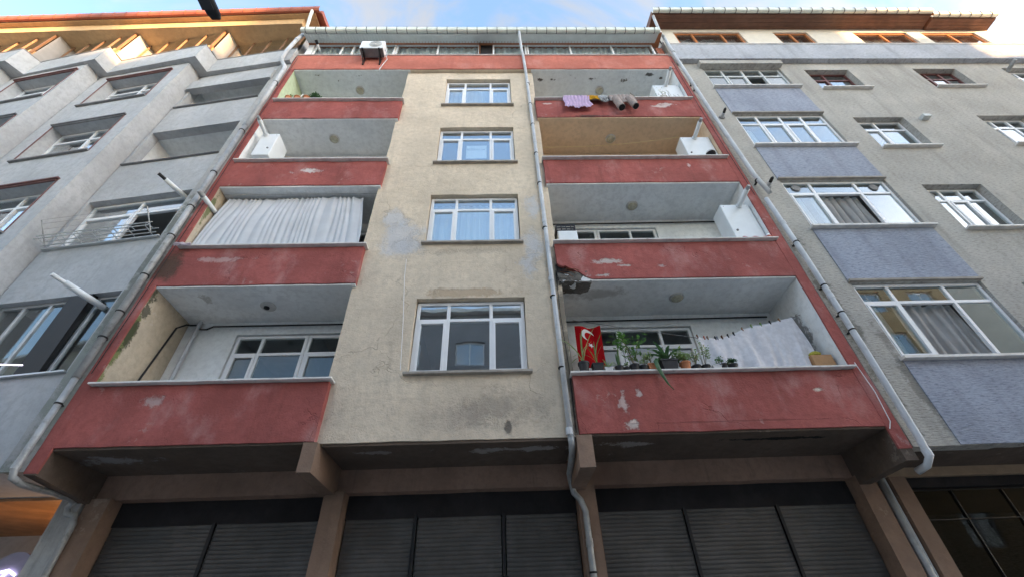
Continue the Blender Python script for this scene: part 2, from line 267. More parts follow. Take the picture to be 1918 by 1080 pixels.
M = dict(
 red=plaster('red_parapet_paint', (.325,.095,.082), .18, _redp, .55, (.16,.05,.043), .28, (.5,.40,.37), .7, .8, crack=.25, stain=((.43,.22,.205), .75)),
 salmon=plaster('salmon_parapet_paint', (.45,.15,.11), .14, (), .45, (.3,.09,.07), .1, (.6,.4,.35), .45, .85, stain=((.52,.25,.21), .6)),
 cream=plaster('cream_wall_render', (.625,.53,.41), .10, [((-1.95,0,8.05),(.46,.6,.62),(.50,.51,.535),(.8,1.5,.7),.7), ((-2.1,0,8.5),(.34,.6,.42),(.53,.535,.55),(.8,4.0,.7),.7), ((-1.65,0,7.75),(.30,.6,.34),(.47,.475,.49),(.9,4.0,.7),.7), ((.78,0,8.75),(.20,.6,.62),(.52,.53,.55),(.8,4.0,.7),.7), ((.70,0,7.75),(.26,.6,.5),(.49,.50,.525),(.8,1.5,.7),.7), ((.55,0,7.2),(.30,.6,.30),(.50,.51,.53),(.9,4.0,.7),.7),
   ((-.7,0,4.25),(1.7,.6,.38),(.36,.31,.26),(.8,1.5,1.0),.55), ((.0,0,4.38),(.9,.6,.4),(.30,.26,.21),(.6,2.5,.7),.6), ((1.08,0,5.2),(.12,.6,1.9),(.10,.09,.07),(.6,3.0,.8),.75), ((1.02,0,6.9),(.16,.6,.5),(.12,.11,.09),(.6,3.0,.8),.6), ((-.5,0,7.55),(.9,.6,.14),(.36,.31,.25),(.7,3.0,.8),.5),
   ((-.5,0,6.52),(1.0,.6,.12),(.40,.30,.20),(.7,4.0,.6),.7), ((.1,0,4.05),(.06,.6,.12),(.1,.09,.08),(.5,6.0,.4),.8)], .3, (.34,.29,.23), .0, bump=.75, crack=.18, stain=((.50,.43,.34), .6)),
 white=plaster('white_balcony_render', (.78,.80,.80), .07, [((-5.3,0.3,6.70),(.10,.16,.1),(.4,.39,.35),(.9,9.0,.4),.7), ((1.9,.3,6.70),(.6,.16,.1),(.3,.29,.27),(.9,4.0,.9),.6),((5.42,.5,5.9),(.2,.16,.5),(.1,.09,.08),(.9,6.0,.4),.7)], .12, (.4,.39,.36), .0, bump=.25),
 whiteflake=plaster('flaking_balcony_ceiling', (.74,.77,.77), .06, [((x,.15+.09*math.sin(x*5),15.16),(.10+.06*math.sin(x*7),.05,.1),(.12,.11,.1),(1.0,12.0,.25)) for x in (-5.3,-4.75,-4.1,1.35,1.75,2.3,2.45,3.05,4.0,4.7,5.1)] + [((x,.22,12.33),(.2,.05,.1),(.25,.24,.22),(1.0,12.0,.25)) for x in (-4.8,-4.3)], 0, bump=.3),
 tan=plaster('tan_balcony_render', (.70,.54,.38), .06, (), .1, (.35,.25,.14), bump=.25),
 green=plaster('pale_green_render', (.47,.55,.38), .08, (), .2, (.25,.34,.18), bump=.25),
 mossy=plaster('mossy_side_wall', (.50,.43,.33), .12, [((-5.97,-.05,5.6),(.2,.09,1.4),(.16,.19,.07),(.9,6.0,.5),.95), ((-5.97,.0,8.8),(.2,.06,.8),(.14,.16,.07),(.9,6.0,.5),.9), ((-5.97,-.02,6.1),(.2,.10,.9),(.04,.045,.03),(1.2,9.0,.5),.8)], .3, (.45,.27,.14), .3, (.6,.58,.55), .5),
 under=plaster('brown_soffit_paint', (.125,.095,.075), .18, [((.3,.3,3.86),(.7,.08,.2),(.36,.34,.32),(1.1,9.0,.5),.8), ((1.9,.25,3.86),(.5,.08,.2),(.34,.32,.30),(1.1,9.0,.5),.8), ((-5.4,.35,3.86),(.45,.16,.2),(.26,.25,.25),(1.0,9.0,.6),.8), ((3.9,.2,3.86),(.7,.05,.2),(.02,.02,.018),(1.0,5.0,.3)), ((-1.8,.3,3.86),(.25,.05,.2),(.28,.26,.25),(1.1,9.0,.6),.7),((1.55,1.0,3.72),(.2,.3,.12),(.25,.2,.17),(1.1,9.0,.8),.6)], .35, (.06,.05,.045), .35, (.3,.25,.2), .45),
 lintel=plaster('tan_lintel_paint', (.28,.185,.14), .2, (), .5, (.08,.065,.055), .3, (.32,.27,.22), .5),
 column=plaster('tan_column_paint', (.25,.17,.125), .14, (), .4, (.12,.09,.07), .35, (.42,.36,.3), .4),
 dark=plaster('near_black_wall', (.028,.026,.027), .3, (), .2, (.05,.045,.04), .2, (.12,.1,.09), .4),  # near-black plaster for the shutter band, corner cavity, attic panel and shop fascia
 black=flat('black_paint', (.012,.012,.013), .5),
 shutter=flat('grey_shutter_metal', (.085,.08,.075), .5, .2, 2.0, .3, .1, .4, .6, (.05,.045,.04)),
 pvc=flat('white_window_pvc', (.74,.75,.76), .35, .03, 3.0, 0, .03, .4, .12, (.5,.48,.45)),
 pipe=flat('white_pipe_plastic', (.48,.50,.52), .45, .12, 2.0, 0, .05, .4, .5, (.3,.29,.27)),
 pipegrey=flat('weathered_pipe_metal', (.33,.34,.34), .5, .2, 3.0, .2, .1, .4, .6, (.1,.1,.08)),
 rust=flat('rusty_steel', (.17,.07,.03), .85, .4, 9.0, .2, .3),
 marble=flat('grey_marble_coping', (.66,.64,.61), .6, .1, 5.0, 0, .1, .2, .35, (.16,.14,.13)),
 sill=flat('stone_sill', (.34,.31,.27), .8, .15, 5.0, 0, .2, .2, .4, (.13,.12,.1)),
 gutter=flat('pale_green_gutter', (.62,.66,.60), .45, .08, 3.0, 0, .05, .4, .25, (.25,.26,.2)),
 soffit=flat('white_soffit_boards', (.74,.78,.77), .5, .05, 3.0, 0, .04, .3),
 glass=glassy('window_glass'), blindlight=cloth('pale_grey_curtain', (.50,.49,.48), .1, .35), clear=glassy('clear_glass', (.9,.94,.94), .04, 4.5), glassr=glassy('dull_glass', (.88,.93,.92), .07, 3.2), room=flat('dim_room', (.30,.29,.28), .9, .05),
 lamp=flat('lamp_glass', (.42,.40,.30), .25, .15, 20.0, 0, .05, .5), lampring=flat('lamp_ring', (.50,.50,.48), .4),
 boiler=flat('white_enamel', (.68,.71,.72), .35, .04, 3.0, 0, .03, .5, .1, (.4,.39,.36)),
 sheer=cloth('sheer_curtain', (.82,.83,.84), .05, .4), curtain=cloth('white_sheet', (.70,.72,.75), .05, .3), sheet=cloth('grey_white_sheet', (.74,.73,.75), .08, .3, scale=12.0),
 blind=cloth('grey_pleated_curtain', (.36,.34,.33), .08, .3),
 concrete=plaster('broken_concrete', (.15,.14,.125), .35, (), .3, (.03,.03,.027), .25, (.3,.28,.26), .7),
 cardboard=flat('cardboard', (.42,.24,.12), .9, .08, 5.0), crate=flat('black_crate_plastic', (.02,.02,.022), .5),
 terracotta=flat('terracotta', (.42,.17,.08), .85, .15, 8.0), potblack=flat('black_pot', (.018,.018,.02), .5, .2), potwhite=flat('white_pot', (.6,.6,.6), .5), soil=flat('soil', (.05,.035,.025), .95),
 leaf=leafmat('green_leaf', (.06,.15,.035), (.12,.26,.06)), leafdark=leafmat('dark_leaf', (.03,.085,.03), (.07,.15,.05)), leafpale=leafmat('pale_leaf', (.16,.28,.08), (.30,.40,.16)), stem=flat('dry_stem', (.14,.11,.07), .9),
 brick=flat('red_brick', (.36,.13,.08), .9, .2, 9.0), mortar=flat('mortar', (.4,.38,.35), .95),
)
# ------------------------------------------------------------------ window helpers
def window(parent, F, x0, x1, z0, z1, y, cols=(), tz=None, mat=None, fw=.055, dep=.06, sash=(), skip=(), room=2.2, glass=None, topcols=None, name='window', drop=0.0):
    mat = mat or M['pvc']; xs = [x0] + [x0 + (x1-x0)*c for c in cols] + [x1]; mb = MB(F); h = fw*.5
    mb.box(x0, x0+fw, y, y+dep, z0, z1); mb.box(x1-fw, x1, y, y+dep, z0, z1)
    mb.box(x0+fw, x1-fw, y, y+dep, z0, z0+fw); mb.box(x0+fw, x1-fw, y, y+dep, z1-fw, z1)
    for x in xs[1:-1]: mb.box(x-h, x+h, y, y+dep, z0+fw, z1-fw)
    spans = [((a + (fw if i == 0 else h)), (b - (fw if i == len(xs)-2 else h))) for i, (a, b) in enumerate(zip(xs, xs[1:]))]
    rows = [(z0+fw, z1-fw)] if tz is None else [(z0+fw, tz-h), (tz+h, z1-fw)]
    if tz is not None:
        for a, b in spans: mb.box(a, b, y, y+dep, tz-h, tz+h)
    w = obj(name, mb, mat, parent, bevel=.004)
    for r, (c, d) in enumerate(rows):
        for i, (a, b) in enumerate(spans):
            if (r, i) in skip: continue
            if r == 0 and i in sash:
                s = MB(F); k = .042; e = .012; q = .002
                s.box(a+q, a+k, y-e, y+.04, c+q, d-q); s.box(b-k, b-q, y-e, y+.04, c+q, d-q); s.box(a+k, b-k, y-e, y+.04, c+q, c+k); s.box(a+k, b-k, y-e, y+.04, d-k, d-q)
                obj('sash', s, mat, w, bevel=.003); A, B, C_, D_ = a+k-.003, b-k+.003, c+k-.003, d-k+.003
            else: A, B, C_, D_ = a-.003, b+.003, c-.003, d+.003
            obj('pane', MB(F).box(A, B, y+.022, y+.027, C_, D_), glass or M['glass'], w)
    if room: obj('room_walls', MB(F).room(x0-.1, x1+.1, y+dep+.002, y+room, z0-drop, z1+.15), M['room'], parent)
    return w
def drape_curtain(F, x0, x1, z0, z1, y, mat, label, folds=8, amp=.03, group=None, seed=0):
    rnd = random.Random(seed); ph = rnd.random()*6
    def fn(u, v):
        x = x0 + (x1-x0)*u; a = 2*math.pi*folds*(u + .01*math.sin(9*u+ph))
        return (x + .3*amp*math.sin(2*a), y + amp*(.5+.5*v)*math.sin(a+ph) + .4*amp*math.sin(a*.37+3*v), z1 + (z0-z1)*v)
    return obj('curtain', MB(F).surf(fn, folds*10, 6), mat, None, True, label=label, cat='curtain', group=group)

# ------------------------------------------------------------------ ground
road = NT('pale_paving'); road_m = road.bsdf(road.mix(road.mr(road.nz(1.5, 6.0), .35, .7), (.42,.415,.405), (.52,.51,.50)), .9, road.nz(90.0, 4.0), .5, .01)
pave_m = plaster('pavement_concrete', (.28,.27,.25), .12, (), 0, bump=.3)
sg = MB(); sg.quad((-400,-400,0),(400,-400,0),(400,400,0),(-400,400,0)); obj('street', sg, road_m, kind='structure')
for y0, y1 in ((-1.3, 1.3), (-9.0, -7.4)):
    obj('pavement', MB().box(-60, 60, y0, y1, -.1, .13), pave_m, kind='structure')

# ------------------------------------------------------------------ main apartment building
main = thing('apartment_building', (-.2, 0, 0), 'cream rendered apartment block with red balcony parapets and closed shop shutters below', 'building')
ZB = [3.90, 6.72, 9.53, 12.33, 15.12]; ZT = [4.83, 7.65, 10.43, 13.23, 16.06]
WX = (-1.43, .45); WZ = [(4.95, 6.41), (7.78, 9.28), (10.45, 12.01), (13.13, 14.67)]
obj('centre_wall', MB().holed(-2.60, 1.13, 3.90, 15.12, 0, .2, [(WX[0], WX[1], a, b) for a, b in WZ], .10, .011), M['cream'], main)
for x0, x1 in ((-2.60, -2.42), (.95, 1.13)): obj('return_wall', MB().box(x0, x1, .2, 1.0, 3.9, 15.1), M['cream'], main)
for k, (a, b) in enumerate(WZ):
    obj('sill', MB().rbox(-1.48, .50, -.075, .098, a-.042, a, .1, .003), M['sill'], main, bevel=.004)
    window(main, ID, WX[0]+.012, WX[1]-.012, a+.003, b-.02, .1, (.295, .69), b-.40, sash=(0, 2), room=2.5)
    if k in (1, 3): drape_curtain(ID, WX[0]+.03, WX[1]-.03, a+.05, b-.05, .30, M['sheer'], 'sheer pale curtain filling the centre wall window ' + ('between two grey repair patches' if k == 1 else 'below the salmon parapet'), 13, .025, seed=k+40)
SIDES = (('L', -5.97, -2.53), ('R', 1.09, 5.42))
cm_ = {('L',0):'white', ('L',1):'white', ('L',2):'white', ('L',3):'whiteflake', ('R',0):'white', ('R',1):'white', ('R',2):'tan', ('R',3):'whiteflake'}
sm_ = {('L',0):'mossy', ('L',1):'mossy', ('L',2):'white', ('L',3):'green', ('R',0):'white', ('R',1):'white', ('R',2):'tan', ('R',3):'white'}
for sd, x0, x1 in SIDES:
    for k in range(4):
        if (sd, k) == ('R', 1):     # lower corner broken away
            rnd = random.Random(3); top = [(x0, 7.12), (x0+.04,7.06), (x0+.10, 7.03), (x0+.15, 7.05), (x0+.20, 7.0), (x0+.27, 6.96), (x0+.33, 6.90), (x0+.38,6.89), (x0+.44, 6.82), (x0+.52, 6.76), (x0+.58, 6.73), (x0+.62, ZB[k])]
            obj('parapet', MB().prism([(x1, ZB[k]), (x1, ZT[k]-.035), (x0, ZT[k]-.035)] + top, -.1, .02), M['red'], main)
            c = MB(); c.rbox(x0-.015, x0+.56, -.085, .25, ZB[k]-.05, ZB[k]+.17, .03, .04, 9.0); obj('broken_corner', c, M['concrete'], main)
            c = MB(); c.rbox(x0-.02, x0+.45, -.04, .012, ZB[k]+.1, ZB[k]+.42, .04, .02, 9.0); obj('cavity_wall', c, M['dark'], main)
            for i in range(3): obj('rebar', MB().tube([(x0+.02+.06*i, -.12+.02*i, ZB[k]+.16+.05*i), (x0+.15+.08*i, -.125, ZB[k]+.12+.05*i), (x0+.3+.1*i, -.06, ZB[k]+.05+.06*i)], .006, 5), M['rust'], main)
        else:
            obj('parapet', MB().rbox(x0, x1, -.1, .02, ZB[k], ZT[k]-.035, .08, .011), M['red'], main)
        obj('coping', MB().rbox(x0-(.03 if sd == 'R' else 0), x1+(.05 if sd == 'L' else .03), -.185, .06, ZT[k]-.028, ZT[k], .12, .003), M['marble'], main, bevel=.004)
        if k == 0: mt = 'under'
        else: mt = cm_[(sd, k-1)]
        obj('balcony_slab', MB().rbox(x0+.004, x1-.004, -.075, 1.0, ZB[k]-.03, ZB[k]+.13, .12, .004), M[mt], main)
        zz = (ZB[k]+.13, ZB[k+1]-.03); holes = []
        if k < 2: holes = [(-4.97, -2.85, zz[0]+.02, ZB[k]+2.52)] if sd == 'L' else [(1.70, 3.74, zz[0]+.02, ZB[k]+2.52)]
        obj('back_wall', MB().holed(x0, x1, zz[0], zz[1], 1.0, 1.15, holes, .3, .004), M[cm_[(sd, k)]], main)
        if holes:
            h = holes[0]; zt = h[3]-.02; dx = (h[0]+.01, h[0]+.62) if sd == 'R' else (-3.62, h[1]-.01); wx = (dx[1]+.01, h[1]-.01) if sd == 'R' else (h[0]+.01, dx[0]-.01)
            window(main, ID, dx[0], dx[1], h[2]+.01, zt, 1.04, (), zt-.40, sash=(0,), room=2.5, name='balcony_door', glass=M['clear'])
            window(main, ID, wx[0], wx[1], h[2]+.86, zt, 1.04, (.37 if sd == 'L' else .56,), zt-.40, sash=(0,) if sd == 'L' else (1,), room=2.5, glass=M['clear'])
            obj('back_wall', MB().box(wx[0], wx[1], 1.02, 1.14, h[2], h[2]+.855), M[cm_[(sd, k)]], main)
        xs = (-6.12, -5.97) if sd == 'L' else (5.42, 5.60)
        obj('side_wall', MB().rbox(xs[0], xs[1], -.07, 1.14, ZB[k]-.02 if k == 0 else ZB[k], ZB[k+1], .12, .004), M[sm_[(sd, k)]], main)
for xs in ((-6.13, -5.965), (5.415, 5.61)):
    obj('red_wall_edge', MB().rbox(xs[0], xs[1], -.105, -.072, 3.58, 16.0, .12, .008), M['red'], main)
# top storey
obj('top_parapet', MB().rbox(-6.10, 5.50, -.115, .03, ZB[4], ZT[4]-.03, .1, .011), M['salmon'], main)
obj('coping', MB().rbox(-6.12, 5.53, -.15, .055, ZT[4]-.026, ZT[4], .2, .003), M['marble'], main)
obj('top_slab', MB().box(-2.53, 1.09, -.085, 1.0, ZB[4]-.03, ZB[4]+.12), M['cream'], main)
for sd, x0, x1 in SIDES: obj('top_slab', MB().rbox(x0, x1, -.085, 1.0, ZB[4]-.03, ZB[4]+.12, .12, .004), M['whiteflake'], main)
px = [-5.80, -3.19, -.47, -.07, 1.05, 5.25]; sub = [(.34,.48), (.5,), (), (.87,), (.34,.67)]
for i in range(5):
    if i == 2: obj('panel', MB().box(px[2]+.01, px[3]-.01, -.02, .02, 16.062, 17.08), M['dark'], main); continue
    window(main, ID, px[i]+.01, px[i+1]-.01, 16.062, 17.085, -.035, sub[i], None, room=2.0, glass=M['clear'])
    drape_curtain(ID, px[i]+.1, px[i+1]-.1, 16.1, 17.06, .07, M['sheer'], 'sheer white curtains behind the attic glazing ' + ('left of the outdoor air conditioner', 'between the air conditioner and the rusty pole', '', 'beside the top of the middle downpipe', 'below the brick end wall')[i], int(5*(px[i+1]-px[i])), .03, seed=i)
obj('end_wall', MB().box(-6.0, -5.82, -.05, 1.0, 16.06, 17.0), M['white'], main)
so = MB()
for i in range(114):
    x = -6.05 + .1*i; so.prismx([(-.42, 16.90), (.2, 17.2), (.2, 17.215), (-.42, 16.915)], x, x+.09)
obj('soffit_boards', so, M['soffit'], main, kind='stuff')
obj('fascia', MB().prismx([(-.435, 16.93), (.2, 17.22), (.2, 17.3), (-.435, 17.04)], -6.05, 5.35), M['soffit'], main)
gp = [(-.44, 17.03), (-.44, 16.90), (-.47, 16.865), (-.52, 16.86), (-.56, 16.88), (-.575, 16.92), (-.58, 17.03), (-.57, 17.03), (-.565, 16.93), (-.55, 16.89), (-.52, 16.872), (-.475, 16.877), (-.45, 16.905), (-.45, 17.03)]
gut = obj('gutter', MB().prismx(gp, -6.1, 5.36), M['gutter'], main)
bk = mesh_of('gutter_bracket', MB().prismx([(-.43, .18), (-.43, .035), (-.465, 0), (-.52, -.008), (-.57, .012), (-.59, .06), (-.592, .18), (-.583, .18), (-.582, .06), (-.565, .02), (-.52, 0), (-.47, .008), (-.437, .04), (-.437, .18)], -.008, .008), M['black'])
for i in range(36): inst('gutter_bracket', bk, gut, (-5.95 + .318*i, 0, 16.862))
obj('roof', MB().prismx([(-.42, 17.06), (.2, 17.32), (6, 18.6), (11, 17.2), (11, 17.04)], -6.05, 5.5), M['terracotta'], main)
bw_ = obj('brick_end_wall', MB().box(5.33, 5.53, .0, .5, 16.07, 16.9), M['mortar'], main)
bm_ = mesh_of('brick', MB().box(-.048, .048, -.012, .05, -.03, .03), M['brick'])
for r in range(11):
    for i in range(2): inst('brick', bm_, bw_, (5.38 + .105*i + (.02 if r % 2 else -.01), .0, 16.11 + .072*r))
bm2 = mesh_of('brick', MB().box(-.012, .05, -.1, .1, -.03, .03), M['brick'])
for r in range(11):
    for i in range(2): inst('brick', bm2, bw_, (5.33, .12 + .21*i + (.05 if r % 2 else 0), 16.11 + .072*r))
obj('rusty_pole', MB().tube([(-.48, -.09, 15.95), (-.48, -.09, 17.3)], .022, 8), M['rust'], main)
# underside and shop front
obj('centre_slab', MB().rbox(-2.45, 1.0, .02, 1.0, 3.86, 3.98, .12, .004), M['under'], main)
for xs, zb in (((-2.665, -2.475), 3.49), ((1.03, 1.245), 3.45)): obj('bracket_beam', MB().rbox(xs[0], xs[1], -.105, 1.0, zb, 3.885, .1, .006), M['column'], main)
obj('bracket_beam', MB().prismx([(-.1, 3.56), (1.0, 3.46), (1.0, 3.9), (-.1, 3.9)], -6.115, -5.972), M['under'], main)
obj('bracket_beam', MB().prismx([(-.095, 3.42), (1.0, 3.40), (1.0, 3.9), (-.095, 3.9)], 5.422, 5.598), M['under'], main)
obj('lintel_beam', MB().rbox(-6.0, 5.6, 1.0, 1.22, 3.53, 3.9, .12, .008), M['lintel'], main)
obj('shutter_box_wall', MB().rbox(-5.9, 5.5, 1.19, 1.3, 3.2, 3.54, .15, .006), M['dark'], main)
for a, b in ((-6.02, -5.70), (-2.62, -2.33), (1.12, 1.39), (5.42, 5.70)): obj('column', MB().rbox(a, b, .93, 1.3, .1, 3.54, .12, .006), M['column'], main)
def shutter(x0, x1):
    mb = MB(); z = .13; prof = []
    while z < 3.2: prof += [(1.20, z), (1.196, z+.009), (1.194, z+.025), (1.196, z+.041), (1.20, z+.049), (1.203, z+.052)]; z += .056
    for (ya, za), (yb, zb) in zip(prof, prof[1:]): mb.patch((x0, ya, za), (x1-x0, 0, 0), (0, yb-ya, zb-za), 10, 1, .006, 1.4)
    mb.box(x0, x1, 1.215, 1.24, .13, 3.2)
    return obj('roller_shutter', mb, M['shutter'], main)
for x0, x1 in ((-5.68,-4.25), (-4.18,-2.64), (-2.31,-1.32), (-1.25,-.02), (.05,1.1), (1.42,2.71), (2.78,4.14), (4.21,5.4)): shutter(x0, x1)
for x in (-4.215, -1.285, .015, 2.745, 4.175): obj('shutter_rail', MB().box(x-.022, x+.022, 1.16, 1.21, .1, 3.22), M['black'], main)
obj('rusty_rail', MB().rbox(1.395, 1.43, 1.12, 1.2, .1, 3.2, .1, .006), M['rust'], main)
obj('building_core', MB().box(-6.1, 5.6, 4.0, 11, 0, 17.0), M['white'], main)
for xa in (-6.12, 5.5): obj('party_wall', MB().box(xa, xa+.12, 1.14, 4.0, 0, 17.0), M['white'], main)
# ceiling lamps
lm = mesh_of('lamp', MB().lathe([(.135, 0), (.14, -.012), (.135, -.03), (.115, -.036)], n=24), M['lampring'], smooth=False)
ld = mesh_of('diffuser', MB().lathe([(.112, -.03), (.108, -.05), (.085, -.07), (.05, -.082), (.012, -.086)], n=24), M['lamp'], smooth=True)
for sd, k, x, y, where in (('L',0,-4.26,.48,'lowest left balcony with the black gas pipe'), ('L',2,-4.31,.47,'balcony with the tilted white boiler cabinet'), ('L',3,-4.16,.52,'top balcony with the green wall'), ('R',0,3.37,.43,'balcony with the flag and potted plants'), ('R',1,3.13,.54,'balcony with the black crate'), ('R',2,3.12,.52,'tan painted balcony'), ('R',3,3.27,.55,'balcony with laundry over the parapet')):
    t = thing('ceiling_lamp', (x, y, ZB[k+1]-.028), 'round ceiling lamp on the ' + where, 'lamp', 'round balcony ceiling lamps')
    if (sd, k) == ('L', 0):
        inst('lamp_ring', lm, t, BASE[t]); obj('bare_socket', MB().lathe([(.05, -.03), (.05, -.06), (.02, -.075)], (x-.02, y, ZB[1]-.03), 12), M['black'], t)
    else: inst('lamp_ring', lm, t, BASE[t]); inst('diffuser', ld, t, BASE[t])
# downpipes
clip = mesh_of('pipe_clip', MB().lathe([(.053, -.012), (.056, 0), (.053, .012)], n=12).box(-.02, .02, .03, .12, -.008, .008), M['black'])
def pipe(parent, pts, r, mat, clips=(), joints=()):
    p = obj('downpipe', MB().tube(pts, r, 14), mat, parent, True)
    for c in clips: inst('pipe_clip', clip, p, c, scale=(r/.045, r/.045, 1))
    for c in joints: obj('pipe_collar', MB().tube([(c[0], c[1], c[2]-.05), (c[0], c[1], c[2]+.05)], r*1.16, 14), mat, p)
    return p
pipe(main, [(.80,-.5,16.87), (.80,-.5,16.72), (.81,-.42,16.5), (.85,-.24,16.15), (.88,-.2,15.9), (.90,-.19,15.2), (.92,-.12,14.85), (.93,-.075,14.6), (.95,-.07,12.0), (.955,-.07,9.0), (.96,-.07,6.0), (.96,-.07,3.86)], .043, M['pipe'], [(.945,-.07,z) for z in (14.2,13.05,12.0,10.7,9.55,8.1,6.35,4.95)], [(.95,-.07,z) for z in (14.3,11.2,8.3,6.75,3.95)])
pipe(main, [(.96,-.07,3.9), (.965,-.06,3.78), (.98,.1,3.70), (1.0,.7,3.62), (1.03,.85,3.55), (1.06,.88,3.4), (1.15,.89,3.3), (1.2,.89,3.15), (1.2,.89,.13)], .045, M['pipegrey'], [(1.2,.89,2.4)], [(1.2,.89,2.75)])
# gas pipes on the back walls
obj('gas_pipe', MB().tube([(-2.6,.95,6.58), (-5.45,.95,6.58), (-5.55,.95,6.52), (-5.68,.95,6.52), (-5.72,.95,6.62), (-5.90,.95,6.62), (-5.93,.9,6.6), (-5.93,.72,6.4), (-5.93,.55,5.2)], .016, 8), M['black'], main)
obj('drain_pipe', MB().tube([(-5.72,.93,6.69), (-5.72,.93,4.1)], .035, 10), M['pipe'], main)
obj('gas_pipe', MB().tube([(1.3,.95,4.6), (1.3,.95,6.53), (5.3,.95,6.56)], .016, 8), M['black'], main)
obj('gas_pipe', MB().tube([(1.2,.95,9.33), (5.3,.95,9.36)], .018, 8), M['black'], main)

# loose cables on the facade
for pts, r, mt in (([(-1.72,-.012,7.35), (-1.70,-.02,6.9), (-1.60,-.015,5.9), (-1.53,-.012,5.0)], .005, 'pvc'), ([(1.06,-.02,7.0), (1.04,-.03,6.0), (1.07,-.02,5.0), (1.05,-.03,3.95)], .007, 'black'),
        ([(-6.05,-.12,15.9), (-6.06,-.13,12.0), (-6.03,-.13,9.0), (-6.06,-.13,5.0)], .006, 'black'), ([(5.52,-.12,15.6), (5.50,-.13,12.5), (5.54,-.13,9.0)], .006, 'black'), ([(5.50,-.12,4.9), (5.53,-.13,4.4), (5.50,-.12,3.95), (5.44,-.11,3.85)], .006, 'pvc')):
    obj('cable', MB().tube(pts, r, 6), M[mt], main)

# ------------------------------------------------------------------ left neighbour with saw-tooth bays
M.update(
 lgrey=plaster('pale_grey_render', (.43,.44,.447), .09, (), .4, (.27,.275,.265), .0, bump=.4, fine=55.0),
 lstrip=plaster('streaked_grey_render', (.39,.39,.38), .10, [((-6.3,-.1,7.0),(.25,.4,3.5),(.13,.14,.12),(.9,2.5,.6),.75), ((-6.25,-.1,4.8),(.3,.4,1.6),(.2,.22,.19),(.9,4.0,.6),.7)], .7, (.17,.18,.16), .0, bump=.4),
 maroon=flat('maroon_trim_paint', (.17,.085,.078), .7, .15, 5.0), redgutter=flat('red_brown_gutter', (.34,.095,.05), .4, .12, 3.0, 0, .05, .4), eave=plaster('sun_tinted_eave_render', (.54,.36,.19), .1, (), .2, (.3,.2,.12), .3, (.4,.3,.2)),  # eave render is tinted orange, putting sunlit glow into its colour
 bronze=flat('brown_window_frame', (.20,.11,.06), .5, .1, 5.0), copingdark=flat('dark_coping', (.20,.20,.20), .7, .15, 5.0), alu=flat('aluminium', (.5,.52,.53), .35, .06, 4.0, .6),
 rough=None)
left = thing('neighbour_building', (-11, 0, 0), 'pale grey apartment block with saw-tooth bays, maroon window trim and red roof gutter', 'building')
def bay(a, b): return Frame(a[0], a[1], math.atan2(a[1]-b[1], a[0]-b[0])), math.hypot(a[0]-b[0], a[1]-b[1])
F1, L1 = bay((-6.42,-.08), (-9.0,.28)); F2, L2 = bay((-9.1,-.16), (-12.0,.29)); F3, L3 = bay((-12.1,-.12), (-14.6,.30)); F4, L4 = bay((-14.7,-.08), (-17.6,.34))
SOF = 15.46
logg = [(10.83, 12.28), (13.53, 14.92)]; glz = [(5.08, 6.66), (8.0, 9.47)]
obj('bay_wall', MB(F1).holed(-L1, 0, 3.6, SOF, 0, .22, [(-2.52, -.10, a, b) for a, b in logg+glz], .2, .004), M['lgrey'], left)
obj('pilaster', MB().rbox(-6.46, -6.135, -.105, 1.0, 3.6, SOF, .14, .006), M['lstrip'], left)
w2 = [(-2.45, -.42, a, b) for a, b in ((5.2,6.9), (8.15,9.78), (10.95,12.5), (13.58,15.08))]
for F, L in ((F2, L2), (F3, L3), (F4, L4)):
    hs = [(h[0]+(.3 if F is F3 else 0), h[1]+(.3 if F is F3 else 0), h[2], h[3]) for h in w2]
    obj('bay_wall', MB(F).holed(-L, 0, 3.6, SOF, 0, .3, hs, .2, .004), M['lgrey'], left)
    for i, h in enumerate(hs):
        if F is F4 and i < 2: continue
        e = .026
        for xa in (h[0]-e, h[1]): obj('window_trim', MB(F).box(xa-(.012 if xa == h[1] else 0), xa+e+(0 if xa == h[1] else .012), -.012, .006, h[2]-e, h[3]+e), M['maroon'], left, bevel=.004)
        obj('window_trim', MB(F).box(h[0]-e-.02, h[1]+e+.02, -.06, .05, h[3]+e, h[3]+e+.04).box(h[0]+.013, h[1]-.013, -.03, .01, h[3]-.008, h[3]+e), M['maroon'] if i != 2 else M['copingdark'], left, bevel=.004)
        obj('sill', MB(F).box(h[0]-e, h[1]+e, -.06, .29, h[2]-.05, h[2]-.001), M['copingdark'], left, bevel=.004)
        window(left, F, h[0]+.01, h[1]-.01, h[2]+.003, h[3]-.01, .26, (.52,), h[3]-.42, sash=(1,), room=2.0)
for p, q in (((-9.0,.28), (-9.1,-.16)), ((-12.0,.29), (-12.1,-.12)), ((-14.6,.30), (-14.7,-.08))):
    m = MB(); Z = SOF-3.6; m.patch((p[0]-.002, p[1]+.2, 3.6), (q[0]-p[0], q[1]-p[1]-.2, 0), (0, 0, Z), 4, 40, .004, 2.0)
    obj('bay_return', m, M['lgrey'], left)
for a, b in logg:
    obj('loggia_walls', MB(F1).room(-2.58, -.04, .2, 1.35, a-.75, b+.02), M['white'], left)
    obj('coping', MB(F1).box(-2.56, -.07, -.05, .12, a-.002, a+.028), M['copingdark'], left, bevel=.004)
obj('loggia_beam', MB(F1).box(-2.60, -.02, -.09, .1, 14.50, 15.0), M['lgrey'], left)
